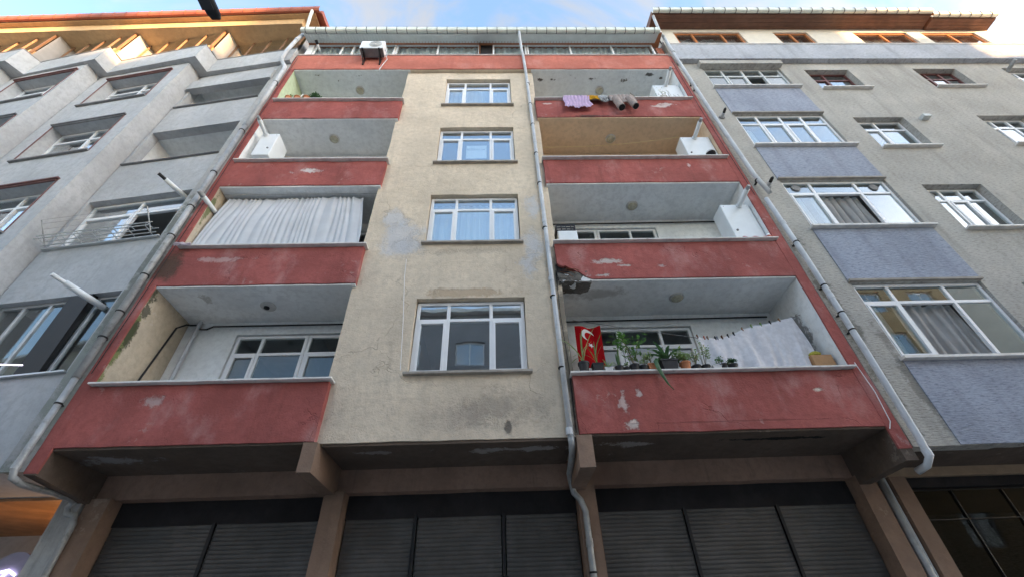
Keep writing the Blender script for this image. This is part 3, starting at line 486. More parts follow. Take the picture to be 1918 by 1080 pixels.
for i, (a, b) in enumerate(glz):
    obj('coping', MB(F1).box(-2.56, -.07, -.06, .2, a-.03, a), M['alu'], left, bevel=.004)
    window(left, F1, -2.51, -.11, a+.003, b-.01, .14 if i else .10, (.5,) if i else (.2,.42,.62,.8), b-.42 if i else None, sash=(0,) if i else (), skip=((0,1),) if i else (), room=2.2, mat=None if i else M['alu'], glass=None if i else M['clear'])
    if not i: obj('dark_blind', MB(F1).prismx([(.02, a+.02), (.085, a+.02), (.085, b-.02), (-.02, b-.02)], -1.05, -.62), M['black'], left)
# dropped ceiling lamps in loggias
for (a, b), w in zip(logg, ('lower', 'upper')):
    c = F1((-.75, .7, b+.015)); t = thing('ceiling_lamp', c, 'round lamp under the ceiling of the ' + w + ' open loggia in the pale grey block', 'lamp', 'loggia ceiling lamps')
    inst('lamp_ring', lm, t, c); inst('diffuser', ld, t, c)
# zig-zag attic parapet
zp = [(-6.14,-.235), (-6.34,-.205), (-8.75,.115), (-8.86,-.34), (-11.72,.14), (-11.80,-.26), (-14.2,.18), (-14.4,-.22), (-17.4,.26)]
def zig(z0, z1, out, th, mat, name, amp=.004):
    m = MB(); path = [(x, y-out) for x, y in zp]
    for (x0, y0), (x1, y1) in zip(path, path[1:]):
        n = max(1, int(math.hypot(x1-x0, y1-y0)/.15)); m.patch((x0,y0,z0), (x1-x0,y1-y0,0), (0,0,z1-z0), n, max(1, int((z1-z0)/.15)), amp, 2.0)
        m.patch((x0,y0,z1), (x1-x0,y1-y0,0), (0,th,0), n, 1, amp, 2.0); m.patch((x0,y0,z0), (x1-x0,y1-y0,0), (0,th,0), n, 1, amp, 2.0)
        m.patch((x0,y0+th,z0), (x1-x0,y1-y0,0), (0,0,z1-z0), n, 1, amp, 2.0)
    m.quad((path[0][0],path[0][1],z0),(path[0][0],path[0][1]+th,z0),(path[0][0],path[0][1]+th,z1),(path[0][0],path[0][1],z1))
    return obj(name, m, mat, left)
zig(15.47, 16.27, 0, .12, M['lgrey'], 'attic_parapet'); zig(16.272, 16.305, .015, .15, M['copingdark'], 'coping', .001)
sf = MB(); sf.poly([(x, y, 15.47) for x, y in zp] + [(-17.4, .9, 15.47), (-6.14, .9, 15.47)]); sf.poly([(x, y+.05, 15.60) for x, y in zp] + [(-17.4, .9, 15.60), (-6.14, .9, 15.60)])
obj('parapet_soffit', sf, M['lgrey'], left)
# glazed attic storey
for i, (F, L) in enumerate(((F1, 2.35), (F2, 2.75), (F3, 2.35), (F4, 2.8))):
    Fg = Frame(zp[1+2*i][0]-.03, zp[1+2*i][1]+.135, math.atan2(zp[1+2*i][1]-zp[2+2*i][1], zp[1+2*i][0]-zp[2+2*i][0]))
    window(left, Fg, -L, 0, 16.28, 17.80, 0, (.25,.5,.75), None, M['bronze'], fw=.032, room=1.6, name='attic_glazing')
    if i:
        c = obj('attic_return_wall', MB().box(zp[1+2*i][0]-.16, zp[1+2*i][0]-.03, zp[1+2*i][1]+.15, zp[1+2*i][1]+.7, 16.28, 16.62), M['eave'], left)
        Fs = Frame(zp[1+2*i][0]-.03, zp[1+2*i][1]+.145, R(90))
        window(left, Fs, 0, .55, 16.63, 17.80, .0, (), None, M['bronze'], fw=.04, room=None, name='attic_side_light')
Fr = Frame(-5.78, -.30, math.atan2(-.30-.02, 16.5-5.78))
obj('attic_beam', MB(Fr).rbox(-11.6, -.55, -.15, .5, 17.74, 18.14, .15, .006), M['eave'], left)
obj('eave_soffit', MB(Fr).rbox(-11.6, -.15, -.30, .55, 18.14, 18.20, .15, .004), M['eave'], left)
obj('roof_gutter', MB(Fr).prismx([(-.28, 18.36), (-.28, 18.22), (-.33, 18.17), (-.39, 18.17), (-.43, 18.22), (-.44, 18.36), (-.425, 18.36), (-.42, 18.23), (-.385, 18.185), (-.335, 18.185), (-.295, 18.23), (-.295, 18.36)], -11.6, 0), M['redgutter'], left)
obj('roof', MB(Fr).prismx([(-.3, 18.38), (-.3, 18.205), (3, 18.9), (9, 18.2), (9, 18.4), (3, 19.3)], -11.6, .02), M['redgutter'], left)
bk2 = mesh_of('gutter_bracket', MB().prismx([(-.27, .2), (-.27, .04), (-.33, -.008), (-.39, -.008), (-.445, .04), (-.455, .2), (-.448, .2), (-.44, .05), (-.39, 0), (-.33, 0), (-.28, .05), (-.28, .2)], -.007, .007), M['redgutter'])
for i in range(30): inst('gutter_bracket', bk2, left, Fr((-.15-.39*i, 0, 18.17)), (0, 0, math.atan2(Fr.s, Fr.c)))
obj('verge_board', MB(Fr).prismx([(-.29, 18.16), (-.29, 18.37), (1.6, 18.78), (1.6, 18.5)], .03, .07), M['redgutter'], left)
obj('building_core', MB().box(-19, -6.15, 3.2, 11, 0, 18.1), M['lgrey'], left)
# downpipes and ground floor
pipe(left, [(-6.02,-.66,18.2), (-6.02,-.62,17.9), (-6.08,-.42,17.4), (-6.12,-.34,17.1)], .05, M['gutter'])
pipe(left, [(-6.12,-.34,17.15), (-6.2,-.36,16.6), (-6.32,-.32,15.9), (-6.33,-.3,15.4), (-6.30,-.22,15.3), (-6.16,-.22,15.05), (-6.15,-.2,14.9), (-6.16,-.19,11.85)], .055, M['pipe'], [(-6.15,-.19,14.1)], [(-6.2,-.36,16.6)])
pipe(left, [(-6.19,-.18,11.95), (-6.19,-.18,4.9)], .055, M['pipegrey'], [(-6.19,-.18,z) for z in (11.6,9.9,8.75,7.9,6.9,6.1,5.6)], [(-6.19,-.18,11.85), (-6.19,-.18,8.8)])
pipe(left, [(-6.19,-.18,5.0), (-6.19,-.18,3.62), (-6.18,-.15,3.52), (-6.16,.0,3.48), (-6.12,.75,3.5), (-6.14,.86,3.48), (-6.2,.88,3.42), (-6.16,.88,3.33), (-6.04,.88,3.3), (-6.0,.88,3.2), (-6.0,.88,.13)], .042, M['pipegrey'], [(-6.19,-.18,4.5)], [(-6.19,-.18,4.95), (-6.19,-.18,3.66)])
M['warmwood'] = flat('warm_wood_ceiling', (.36,.2,.1), .6, .2, 3.0)
obj('bay_soffit', MB().poly([(-6.14,-.1,3.6), (-6.42,-.08,3.6), (-9,.28,3.6), (-9.1,-.16,3.6), (-12,.29,3.6), (-12,1.1,3.6), (-6.14,1.1,3.6)]) or None, M['lgrey'], left) if False else None
bs = MB(); bs.poly([(-6.14,-.1,3.605), (-6.42,-.08,3.605), (-9,.28,3.605), (-9.1,-.16,3.605), (-12,.29,3.605), (-12,1.1,3.605), (-6.14,1.1,3.605)]); obj('bay_soffit', bs, M['lgrey'], left)
obj('column', MB().rbox(-6.36, -6.06, .9, 1.3, .1, 3.6, .12, .005), M['lstrip'], left)
obj('shop_ceiling', MB().box(-12, -6.36, 1.02, 5, 3.56, 3.6), M['warmwood'], left)
obj('shop_walls', MB().room(-12, -6.2, 1.3, 5, 0, 3.57), flat('dark_brown_shop_wall', (.10,.055,.03), .7, .3, 1.0), left)
# ------------------------------------------------------------------ right neighbour
def roughcast(name, col, patches=()):
    g = NT(name); c = g.mix(g.mr(g.nz(.8, 4.0), .3, .7), mul(col, .86), mul(col, 1.1))
    f = g.nz(1.0, 6.0, .7, g.sc(g.pos, (11.0, 11.0, 46.0))); f2 = g.nz(1.0, 3.0, .6, g.sc(g.pos, (4.0, 4.0, 130.0)))
    c = g.mix(g.mr(f, .50, .68, 0.0, .75), c, mul(col, .45)); c = g.mix(g.mr(f, .5, .3, 0.0, .6), c, mul(col, 1.35))
    c = g.mix(g.mr(g.nz(1.0, 5.0, .6, g.sc(g.pos, (3.0, 3.0, .3))), .50, .72, 0.0, .5), c, mul(col, .55))
    for pt in patches: c = g.mix(g.m_('MULTIPLY', g.blob(pt[0], pt[1], *pt[3]), pt[4]), c, pt[2])
    return g.bsdf(c, .95, g.m_('ADD', f, g.m_('MULTIPLY', f2, .5)), .9, .02, .1)
M['rough'] = roughcast('combed_grey_render', (.43,.415,.38), [((5.9,0,6.0),(.14,.5,2.6),(.12,.12,.10),(.9,3.0,.6),.7), ((6.35,0,4.6),(.12,.5,1.1),(.14,.13,.11),(.9,3.0,.6),.6)])
M['blue'] = roughcast('blue_combed_render', (.32,.35,.42)); M['paleblue'] = roughcast('pale_blue_render', (.42,.44,.48))
M['orangewood'] = flat('orange_wood_frame', (.40,.14,.04), .5, .15, 6.0); M['redwood'] = flat('dark_red_frame', (.13,.045,.04), .5, .12, 6.0); M['greyframe'] = flat('grey_window_frame', (.50,.52,.51), .45, .05, 4.0, 0, .04, .4)
M['brownboard'] = flat('brown_soffit_boards', (.15,.075,.05), .6, .2, 3.0); M['cream2'] = flat('pale_cream_wall', (.62,.58,.50), .9, .05)
M['tanband'] = flat('tan_fascia', (.30,.22,.15), .8, .1)
right = thing('neighbour_building', (12, 0, 0), 'grey rough rendered apartment block with blue panels under its wide windows', 'building')
SZ = [5.02, 8.08, 11.05, 14.10]; TA = [6.60, 9.66, 12.58, 15.36]; TS = [6.55, 9.46, 12.40, 15.26]
AX, SX, TX, UX = (6.43, 8.88), (9.62, 11.02), (13.12, 14.52), (16.05, 17.6)
holes = [(*AX, a, b) for a, b in zip(SZ, TA)] + [(*SX, a-.08, b) for a, b in zip(SZ, TS)] + [(*TX, a, b+.06) for a, b in zip(SZ, TS)] + [(*UX, a, b+.1) for a, b in zip(SZ, TS)]
obj('front_wall', MB().holed(5.72, 19, 3.63, 15.72, 0, .2, holes, .22, .005), M['rough'], right)
obj('end_wall', MB().box(5.64, 5.715, .1, 3.0, 3.64, 18.1), M['rough'], right)
labs = ('lowest', 'second', 'third', 'top')
disc = mesh_of('round_vent', MB().lathe([(.10, 0), (.10, -.015), (.085, -.022), (.01, -.022)], n=20, ax='y'), M['copingdark'])
for i, (a, b) in enumerate(zip(SZ, TA)):
    z0 = 3.64 if i == 0 else TA[i-1]+.05
    obj('blue_panel', MB().rbox(AX[0]-.03, AX[1]+.04, -.014, .0, z0, a-.05, .15, .003), M['blue'], right)
    obj('sill', MB().rbox(AX[0]-.06, AX[1]+.10, -.11, .048, a-.048, a-.004, .15, .002), M['marble'], right)
    if i < 3: obj('window_head', MB().box(AX[0]-.04, AX[1]+.02, -.07, .14, b+.004, b+.046), M['sill'], right)
    else: obj('window_head', MB().rbox(AX[0]-.08, AX[1]+.05, -.16, .14, b+.004, b+.22, .15, .003), M['rough'], right)
    cols = (.27, .70) if i < 2 else (.24, .50, .74)
    w = window(right, ID, AX[0]+.01, AX[1]-.01, a+.003, b-.01, .05, cols, b-.42, M['pvc'] if i < 3 else M['greyframe'], fw=.06, sash=(0,) if i < 2 else (1, 2), skip=((0,1),) if i < 2 else (((0,2),) if i == 3 else ()), room=2.4, glass=M['glassr'])
    if i < 2: drape_curtain(ID, AX[0]+.62, AX[0]+1.74, a+.02, b-.40, .20, M['blindlight'], 'grey pleated curtain in the open ' + labs[i] + ' wide window over a blue panel', 6, .05, seed=i)
    if i == 1:
        for x in (6.75, 8.55): inst('round_vent', disc, w, (x, .068, b-.21))
    if i == 0: obj('blind_pull', MB().tube([(7.55,.10,b-.2), (7.62,.06,b-.25)], .012, 6), M['pvc'], w)
    drape_curtain(ID, AX[0]+.08, AX[0]+.66, a+.02, b-.05, .45, M['sheer'], 'sheer curtain behind the ' + labs[i] + ' wide window above a blue panel', 4, .03, seed=i+9)
    for X, T, mt in ((SX, TS[i], ('pvc','pvc','redwood','redwood')[i]), (TX, TS[i]+.06, ('pvc','pvc','pvc','redwood')[i]), (UX, TS[i]+.1, 'pvc')):
        a2 = a-.08 if X is SX else a
        obj('sill', MB().box(X[0]-.03, X[1]+.07, -.10, .145, a2-.045, a2-.004), M['marble'], right, bevel=.003)
        mt = 'pvc' if (X is SX and i == 2) else mt
        window(right, ID, X[0]+.01, X[1]-.01, a2+.003, T-.01, .15, (.45,) if X is SX and i > 1 else (.33, .66), T-.40, M[mt], sash=(0,) if i > 1 else (1,), room=2.2, glass=M['glassr'])
        if X is SX and i == 1: inst('round_vent', disc, right, (9.82, .165, T-.2))
ban = obj('attic_band', MB().rbox(5.72, 19, -.16, .05, 15.70, 16.78, .2, .005), M['paleblue'], right)
obj('coping', MB().rbox(5.66, 19.1, -.185, -.0, 16.782, 16.83, .2, .003), M['marble'], right)
AW = ((6.18, 8.52), (9.70, 10.92), (12.55, 14.5), (15.0, 17.0))
obj('attic_wall', MB().holed(5.72, 17.6, 16.83, 18.2, -.10, .06, [(a, b, 16.95, 17.95) for a, b in AW], .3, .003), M['cream2'], right)
for i, (a, b) in enumerate(AW):
    window(right, ID, a+.01, b-.01, 16.955, 17.94, -.06, (.28, .72) if i == 0 else (.5,), None, M['orangewood'], fw=.07, room=2.0)
    drape_curtain(ID, a+.1, b-.1, 16.96, 17.9, .12, M['sheer'], 'pale curtain behind the orange framed attic window ' + ('next to the brown eave corner', 'with a single round vent', 'with warm sunlit frame', 'nearest the lower roof step')[i], 8, .03, seed=i+20)
for a, b, z, yo in ((5.42, 15.25, 18.20, -.56), (15.27, 17.6, 18.12, -.48)):
    m = MB()
    for r in range(6): y = yo + (-.0-yo+.15)*r/6; m.box(a+.03, b, y+.003, y + (-yo+.15)/6-.003, z, z+.02)
    obj('eave_boards', m, M['brownboard'], right, kind='stuff'); obj('eave_fascia', MB().box(a+.02, b, yo-.03, .6, z+.022, z+.16), M['brownboard'], right)
    g2 = obj('roof_gutter', MB().prismx([(y+.44+yo-.03, q-16.86+z+.01) for y, q in gp], a, b), M['gutter'], right)
    bk3 = mesh_of('gutter_bracket', MB().prismx([(-.43, .18), (-.43, .035), (-.465, 0), (-.52, -.008), (-.57, .012), (-.59, .06), (-.592, .18), (-.583, .18), (-.582, .06), (-.565, .02), (-.52, 0), (-.47, .008), (-.437, .04), (-.437, .18)], -.01, .01), M['black'])
    for i in range(int((b-a)/.38)): inst('gutter_bracket', bk3, g2, (a+.2+.38*i, .44+yo-.03, z+.012))
obj('eave_end_board', MB().prismx([(-.59, 18.21), (-.59, 18.4), (.8, 18.8), (.8, 18.21)], 5.405, 5.44), M['brownboard'], right)
obj('roof', MB().prismx([(-.58, 18.38), (3, 19.6), (9, 18.4)], 5.42, 17.55), M['terracotta'], right)
obj('building_core', MB().box(5.7, 17.6, 3.2, 11, 0, 18.15), M['rough'], right)
obj('corner_box', MB().rbox(5.64, 5.86, -.10, .12, 15.55, 17.2, .1, .006), M['rough'], right)
# right downpipe with a broken joint
pipe(right, [(5.46,-.55,18.35), (5.46,-.5,18.1), (5.5,-.35,17.3), (5.56,-.32,16.9)], .045, M['pipe'])
pipe(right, [(5.56,-.32,17.0), (5.64,-.2,15.7), (5.70,-.15,15.2), (5.75,-.12,12.2), (5.80,-.13,9.7), (5.83,-.2,8.98)], .05, M['pipe'], [(5.73,-.12,14.2), (5.74,-.12,13.9), (5.80,-.13,9.5)], [(5.62,-.24,16.0), (5.75,-.12,12.3)])
pipe(right, [(5.76,-.10,8.9), (5.79,-.12,7.2), (5.79,-.12,5.0), (5.74,-.14,3.7), (5.73,-.13,3.45), (5.70,-.05,3.36), (5.66,.1,3.33)], .047, M['pipe'], [(5.79,-.12,z) for z in (7.55,6.45,5.85,5.5)], [(5.78,-.11,8.1), (5.79,-.12,6.2), (5.735,-.13,3.5)])
for (x, z), w in (((6.05, 12.42), 'under'), ((6.05, 9.42), 'over')):
    t = thing('flue_vent', (x, 0, z), 'white flue stub with black cap ' + ('beside the third storey wide window' if w == 'under' else 'by the broken downpipe end'), 'flue')
    obj('pipe', MB().tube([(x, .05, z), (x, -.14, z)], .045, 12), M['pipe'], t); obj('cap', MB().tube([(x, -.14, z), (x, -.24, z+.01), (x, -.27, z+.01)], [.036, .036, .022], 12), M['black'], t); obj('flange', MB().tube([(x, .0, z), (x, -.02, z)], .08, 14), M['copingdark'], t)
obj('flue_vent', MB().tube([(16.2, .05, 15.2), (16.2, -.3, 15.28)], .06, 12), M['pipegrey'], None, label='grey metal flue stub under the band at the far end of the grey rough wall', cat='flue')
obj('wall_lamp', MB().box(11.42, 11.62, -.14, .0, 12.22, 12.34), M['greyframe'], None, bevel=.01, label='small grey box lamp on the grey rough wall beside the third storey stair window', cat='lamp')
# ground floor of the right neighbour
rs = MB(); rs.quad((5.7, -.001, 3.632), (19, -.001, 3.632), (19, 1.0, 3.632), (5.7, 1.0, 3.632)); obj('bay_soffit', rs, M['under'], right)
obj('shop_fascia', MB().rbox(5.72, 19, .94, 1.1, 3.50, 3.63, .2, .003), M['tanband'], right)
obj('shop_fascia', MB().box(5.95, 19, 1.02, 1.1, 3.36, 3.498), M['dark'], right)
obj('column', MB().rbox(5.93, 6.18, .93, 1.3, .1, 3.5, .12, .005), M['column'], right)
window(right, ID, 6.2, 12, .13, 3.35, 1.12, (.13, .27, .4, .55, .7, .85), 2.93, M['black'], room=None, name='shop_window', fw=.018, glass=glassy('tinted_shop_glass', (.45,.45,.45), .012, 5.0))
obj('shop_interior', MB().room(6.1, 12.1, 1.19, 5.0, .1, 3.4), flat('dark_shop_interior', (.05,.035,.03), .8, .5, .8), right)
pipe(right, [(5.80,.97,3.5), (5.80,.97,.13)], .05, M['pipegrey'])
obj('conduit', MB().tube([(5.88,.99,3.5), (5.88,.99,.13)], .025, 8), M['greyframe'], right)
# ------------------------------------------------------------------ unseen houses across the street, heights and setbacks shaped for light and reflections
def opposite(x0, x1, h, col, label, y=-9.0):
    t = thing('facing_building', ((x0+x1)/2, y-5, 0), label, 'building'); F = Frame(x1, y, math.pi); W = x1-x0
    n = max(1, int(W/3)); hs = [(W*(i+.5)/n-.8, W*(i+.5)/n+.8, z, z+1.45) for i in range(n) for z in [4.6+2.9*j for j in range(int((h-6)/2.9)+1)]]
    m_ = flat('facing_wall_paint_'+col[0], col[1], .9, .08, 1.0)
    obj('front_wall', MB(F).holed(0, W, 0, h, 0, .2, hs, 9, 0), m_, t); obj('building_core', MB(F).box(0, W, .9, 10, 0, h), m_, t); obj('roof_slab', MB(F).box(-.1, W+.1, -.35, 10, h, h+.2), M['marble'], t)
    for a, b, c, d in hs: window(t, F, a+.01, b-.01, c+.01, d-.01, .12, (.5,), None, room=None, fw=.07)
opposite(-60, -20.2, 14.5, ('sand', (.55,.50,.42)), 'sand coloured block across the street'); opposite(-20.0, -7.0, 8.4, ('pale', (.62,.60,.56)), 'low pale terrace across the street, set back to let in sky light', -14)
opposite(-6.8, 3.6, 16.6, ('smoke', (.24,.24,.25)), 'smoke grey block facing the cream building', -14); opposite(17.2, 27, 19.5, ('ochre', (.50,.36,.20)), 'ochre block added across the street to dim window reflections', -14); opposite(3.8, 15.0, 8.6, ('stone', (.60,.57,.5)), 'low stone coloured terrace across the street, set back to let in sky light', -14)
# unseen stepped block added to shade the facades and leave sun patches above
DE = 45
Fe = Frame(math.sin(SUN_AZ)*DE, -math.cos(SUN_AZ)*DE, SUN_AZ)
te = thing('sun_blocker', (math.sin(SUN_AZ)*DE, -math.cos(SUN_AZ)*DE, 0), 'unseen stepped block added to keep the low sun off the facades', 'building'); me_ = flat('sun_blocker_paint', (.5,.47,.42), .9, .08, 1.0)
lat = lambda x, y=-.25: math.cos(SUN_AZ)*x + math.sin(SUN_AZ)*y
def shade_top_z(x, z): return z + (DE - math.sin(SUN_AZ)*x)*math.tan(SUN_EL)
for a, b, h in ((lat(-22), lat(-14.3), shade_top_z(-15, 16.35)), (lat(-14.3), lat(-12.3), shade_top_z(-13, 19.5)), (lat(-12.3), lat(-8.3), shade_top_z(-10, 16.35)), (lat(-8.3), lat(12.4), shade_top_z(-8, 18.9)), (lat(12.4), lat(16.2), shade_top_z(14, 17.4)), (lat(16.2), lat(24), shade_top_z(17, 15.9))): obj('block', MB(Fe).box(a, b-.002, -9, 0, 0, h), me_, te)

# ------------------------------------------------------------------ boilers and flues on the balconies
def boiler(x0, x1, y0, y1, z0, z1, label, flue_x, flue_z, fy=-.42, side=1):
    t = thing('boiler_cabinet', ((x0+x1)/2, (y0+y1)/2, z0), label, 'boiler')
    obj('cabinet', MB().box(x0, x1, y0, y1, z0, z1), M['boiler'], t, bevel=.02)
    obj('knob', MB().lathe([(.025, 0), (.022, -.02), (.01, -.025)], (x0+.1 if side > 0 else x1-.1, y0, z0+.28), 10, 'y'), M['copingdark'], t)
    for sx in (.06, x1-x0-.06): obj('screw', MB().lathe([(.008, 0), (.006, -.006)], (x0+sx, y0, z1-.06), 8, 'y'), M['copingdark'], t)
    fl = obj('flue', MB().tube([(flue_x, y0+.1, flue_z), (flue_x, fy, flue_z+.02)], .05, 14), M['boiler'], t, True)
    obj('flue_cap', MB().tube([(flue_x, fy, flue_z+.02), (flue_x, fy-.05, flue_z+.022), (flue_x, fy-.09, flue_z+.024)], [.04, .042, .034], 12), M['pipegrey'], fl)
    obj('flue_collar', MB().tube([(flue_x, y0, flue_z), (flue_x, y0-.025, flue_z)], .066, 14), M['boiler'], fl)
boiler(4.78, 5.40, .02, .42, 7.78, 8.86, 'white boiler cabinet with flue beside a red towel on the white balcony', 5.18, 8.80)
boiler(4.66, 5.40, .02, .40, 10.55, 11.52, 'white boiler cabinet with flue on the tan painted balcony', 5.02, 11.46)
boiler(4.62, 5.40, .02, .42, 13.35, 14.32, 'white boiler cabinet behind dry twigs on the laundry balcony', 5.02, 14.28)
boiler(-5.82, -5.40, .0, .50, 10.85, 11.76, 'white boiler cabinet with flue on the second highest balcony beside the grey block', -5.72, 11.70, -.40, -1)
t = thing('flue_pipe', (-6.0, -.1, 8.9), 'white flue with grey cap sticking out beside the big white balcony sheet', 'flue')
obj('pipe', MB().tube([(-5.92, .25, 8.93), (-5.98, -.3, 8.95)], .05, 12), M['boiler'], t, True); obj('cap', MB().tube([(-5.98, -.28, 8.95), (-6.0, -.42, 8.96)], [.055, .045], 12), M['pipegrey'], t)
t = thing('flue_pipe', (-5.62, -.1, 16.7), 'white flue with black cap at the end of the attic glazing under the soffit boards', 'flue')
obj('pipe', MB().tube([(-5.61, .07, 16.66), (-5.63, -.22, 16.68)], .04, 12), M['boiler'], t, True); obj('cap', MB().tube([(-5.63, -.2, 16.68), (-5.64, -.32, 16.7)], .045, 12), M['black'], t)
for (s, z, l, a), lab in (((-.32, 9.40, .32, .5), 'white flue with black tip in front of the window with the metal rack'), ((-.42, 6.42, .5, .75), 'long pale flue in front of the shaded glazed loggia')):
    p = Vector(F1((s, .16, z))); q = Vector(F1((s-.16, -l, z+.06))); t = thing('flue_pipe', p, lab, 'flue')
    obj('pipe', MB().tube([p, q], .052, 12), M['boiler'], t, True); obj('cap', MB().tube([q, q + (q-p)*.3], .034, 10), M['black' if z > 9 else 'boiler'], t)
# outdoor air conditioner
t = thing('air_conditioner', (-3.72, -.3, 15.72), 'white outdoor air conditioner unit hung on brackets over the salmon top parapet', 'air conditioner')
obj('casing', MB().box(-4.08, -3.36, -.46, -.17, 15.75, 16.25), M['boiler'], t, bevel=.015)
gr = obj('fan_grille', MB().lathe([(.19, 0), (.19, -.008), (.02, -.014)], (-3.62, -.46, 16.0), 28, 'y'), M['lampring'], t)
for r in (.06, .10, .14, .18):
    obj('grille_ring', MB().tube([(-3.62 + r*math.cos(a), -.478, 16.0 + r*math.sin(a)) for a in [2*math.pi*k/24 for k in range(25)]], .004, 5, False), M['pipegrey'], gr)
obj('base_plate', MB().box(-4.06, -3.38, -.445, -.185, 15.735, 15.75), M['copingdark'], t)
for x in (-3.98, -3.48): obj('bracket', MB().box(x-.022, x+.022, -.47, -.118, 15.70, 15.735).box(x-.022, x+.022, -.15, -.118, 15.36, 15.70).prismx([(-.42, 15.70), (-.38, 15.70), (-.152, 15.42), (-.152, 15.38)], x-.012, x+.012), M['black'], t)
obj('hose', MB().tube([(-3.36,-.3,16.0), (-3.30,-.26,15.85), (-3.31,-.2,15.72), (-3.27,-.18,15.62), (-3.34,-.18,15.3), (-3.40,-.17,15.0), (-3.42,-.16,14.88)], .012, 8), M['pipe'], t)
# ------------------------------------------------------------------ big curtain on the left balcony
def cur(u, v):
    xt = -5.86 + 2.92*u; xb = -5.98 + 3.24*u + .10*max(0, u-.9)*10*math.sin(math.pi*v)
    x = xt + (xb-xt)*v; f = 25*u + .5*math.sin(11*u) + .35*math.sin(29*u)
    a = .028*(1 - .45*v)*(.65+.8*noise.noise(Vector((6*u, 0, 2)))); f += .5*noise.noise(Vector((7*u, 1.2*v, 4)))
    y = .16 - .10*v + a*(1-abs(math.sin(math.pi*f)))*2.2 + .02*math.sin(4*v+6*u) - .05*math.sin(math.pi*v)
    return (x, y, 9.42 - 1.76*v + .012*math.sin(2*math.pi*f)*(1-v))
obj('balcony_curtain', MB().surf(cur, 260, 26), M['curtain'], None, True, solid=.003, label='big white pleated sheet stretched across a balcony opening', cat='curtain')
obj('curtain_corner', MB().surf(lambda u, v: (-6.02 + .32*u, -.20 - .02*math.sin(7*u+5*v), 7.66 - .05*v + .02*math.sin(17*u)*(1-u) + .03*(1-v)*math.sin(3*u)), 16, 8), cloth('lilac_white_cloth', (.62,.56,.62)), None, True, solid=.004, label='crumpled lilac white cloth end hanging over the coping at the corner of the big sheet', cat='cloth')
for i, z in enumerate((9.47, 9.455)): obj('clothes_line', MB().tube([(-5.97, .1+.1*i, z), (-2.6, .1+.1*i, z-.02*i)], .005, 5), M['pipegrey'], None, label=('front', 'rear')[i] + ' wire of the two stretched above the big white sheet', cat='line', group='wires above the white sheet')
# ------------------------------------------------------------------ laundry over the parapet
def garment(x0, x1, zt, ln, mat, label, hem, taper=.0, amp=.018, fold=4, cat='clothes', name='hanging_clothes'):
    def fn(u, v):
        x = x0 + (x1-x0)*u + taper*(u-.3)*v; s = v*(ln + .25) - .25
        h = hem(u) if callable(hem) else hem; w = amp*math.sin(2*math.pi*fold*u + 2.2*v + 1)*(.4+v) + .01*math.sin(23*u+9*v)
        if s < 0: return (x, .0 - .0*s + (.062 if s < -.09 else .062 - .25*(s+.09)/.09) if s < -.09 else -.19*(1+s/.09) + .062*(-s/.09), zt + .006 + (s+.09 if s < -.09 else 0))
        return (x + .02*math.sin(9*v+5*u), -.198 - abs(w) - .02*v, zt + .006 - s*h)
    return obj(name, MB().surf(fn, 44, 26), mat, None, True, solid=.006, label=label, cat=cat)
garment(1.86, 2.50, ZT[3], .72, cloth('lilac_cotton', (.60,.46,.66), .08, .25, scale=9.0), 'lilac cotton shirt with a ragged hem draped over the coping', lambda u: .74 + .20*math.sin(2.6*u+.3) + .06*math.sin(17*u), .12, .022, 4)
garment(2.52, 2.82, ZT[3], .26, cloth('mustard_knit', (.52,.28,.03), .12, .15, scale=30.0), 'small mustard yellow knit hanging between lilac shirt and striped cloth', lambda u: .9 + .1*math.sin(9*u), .0, .012, 5)
garment(2.80, 3.05, ZT[3], .40, cloth('white_black_cloth', (.62,.64,.66), .1, .2, 0, (.08,.08,.09), 11.0), 'crumpled white and black cloth next to the quilted jacket', lambda u: .75 + .3*math.sin(3*u), .0, .03, 3)
t = thing('quilted_jacket', (3.43, -.17, 12.45), 'grey beige quilted jacket hanging upside down over the parapet with open sleeves', 'jacket')
jm = cloth('beige_quilt', (.36,.31,.29), .12, .1, scale=22.0); M['jlin'] = flat('dark_lining', (.012,.012,.016), .9)
def jb(u, v):
    x = 3.10 + .66*u + .06*v*(u-.2); s = v*.62 - .17; q = .022*abs(math.sin(6.2*math.pi*u))
    if s < 0: return (x, -.195 + .26*min(1, -s/.1) if s > -.1 else .065, ZT[3] + .012 + q*.3 + min(0, s+.1))
    return (x, -.20 - q - .02*math.sin(math.pi*u) - .03*v, ZT[3] + .012 - s*(.75+.3*math.sin(2.5*u)))
obj('body', MB().surf(jb, 48, 24), jm, t, True, solid=.012)
for a, b, r in (((3.22,-.26,13.0), (3.30,-.29,12.44), .085), ((3.56,-.26,12.98), (3.68,-.29,12.50), .08)):
    a, b = Vector(a), Vector(b); n = 14; pts = [a.lerp(b, i/n) for i in range(n+1)]
    sl = obj('sleeve', MB().tube(pts, [r*(1+.10*abs(math.sin(i*1.5))) for i in range(n+1)], 14, False), jm, t, True, solid=.008)
    obj('cuff', MB().tube([b + (a-b)*.03, b + (a-b)*-.03], r*.93, 14), M['jlin'], sl)
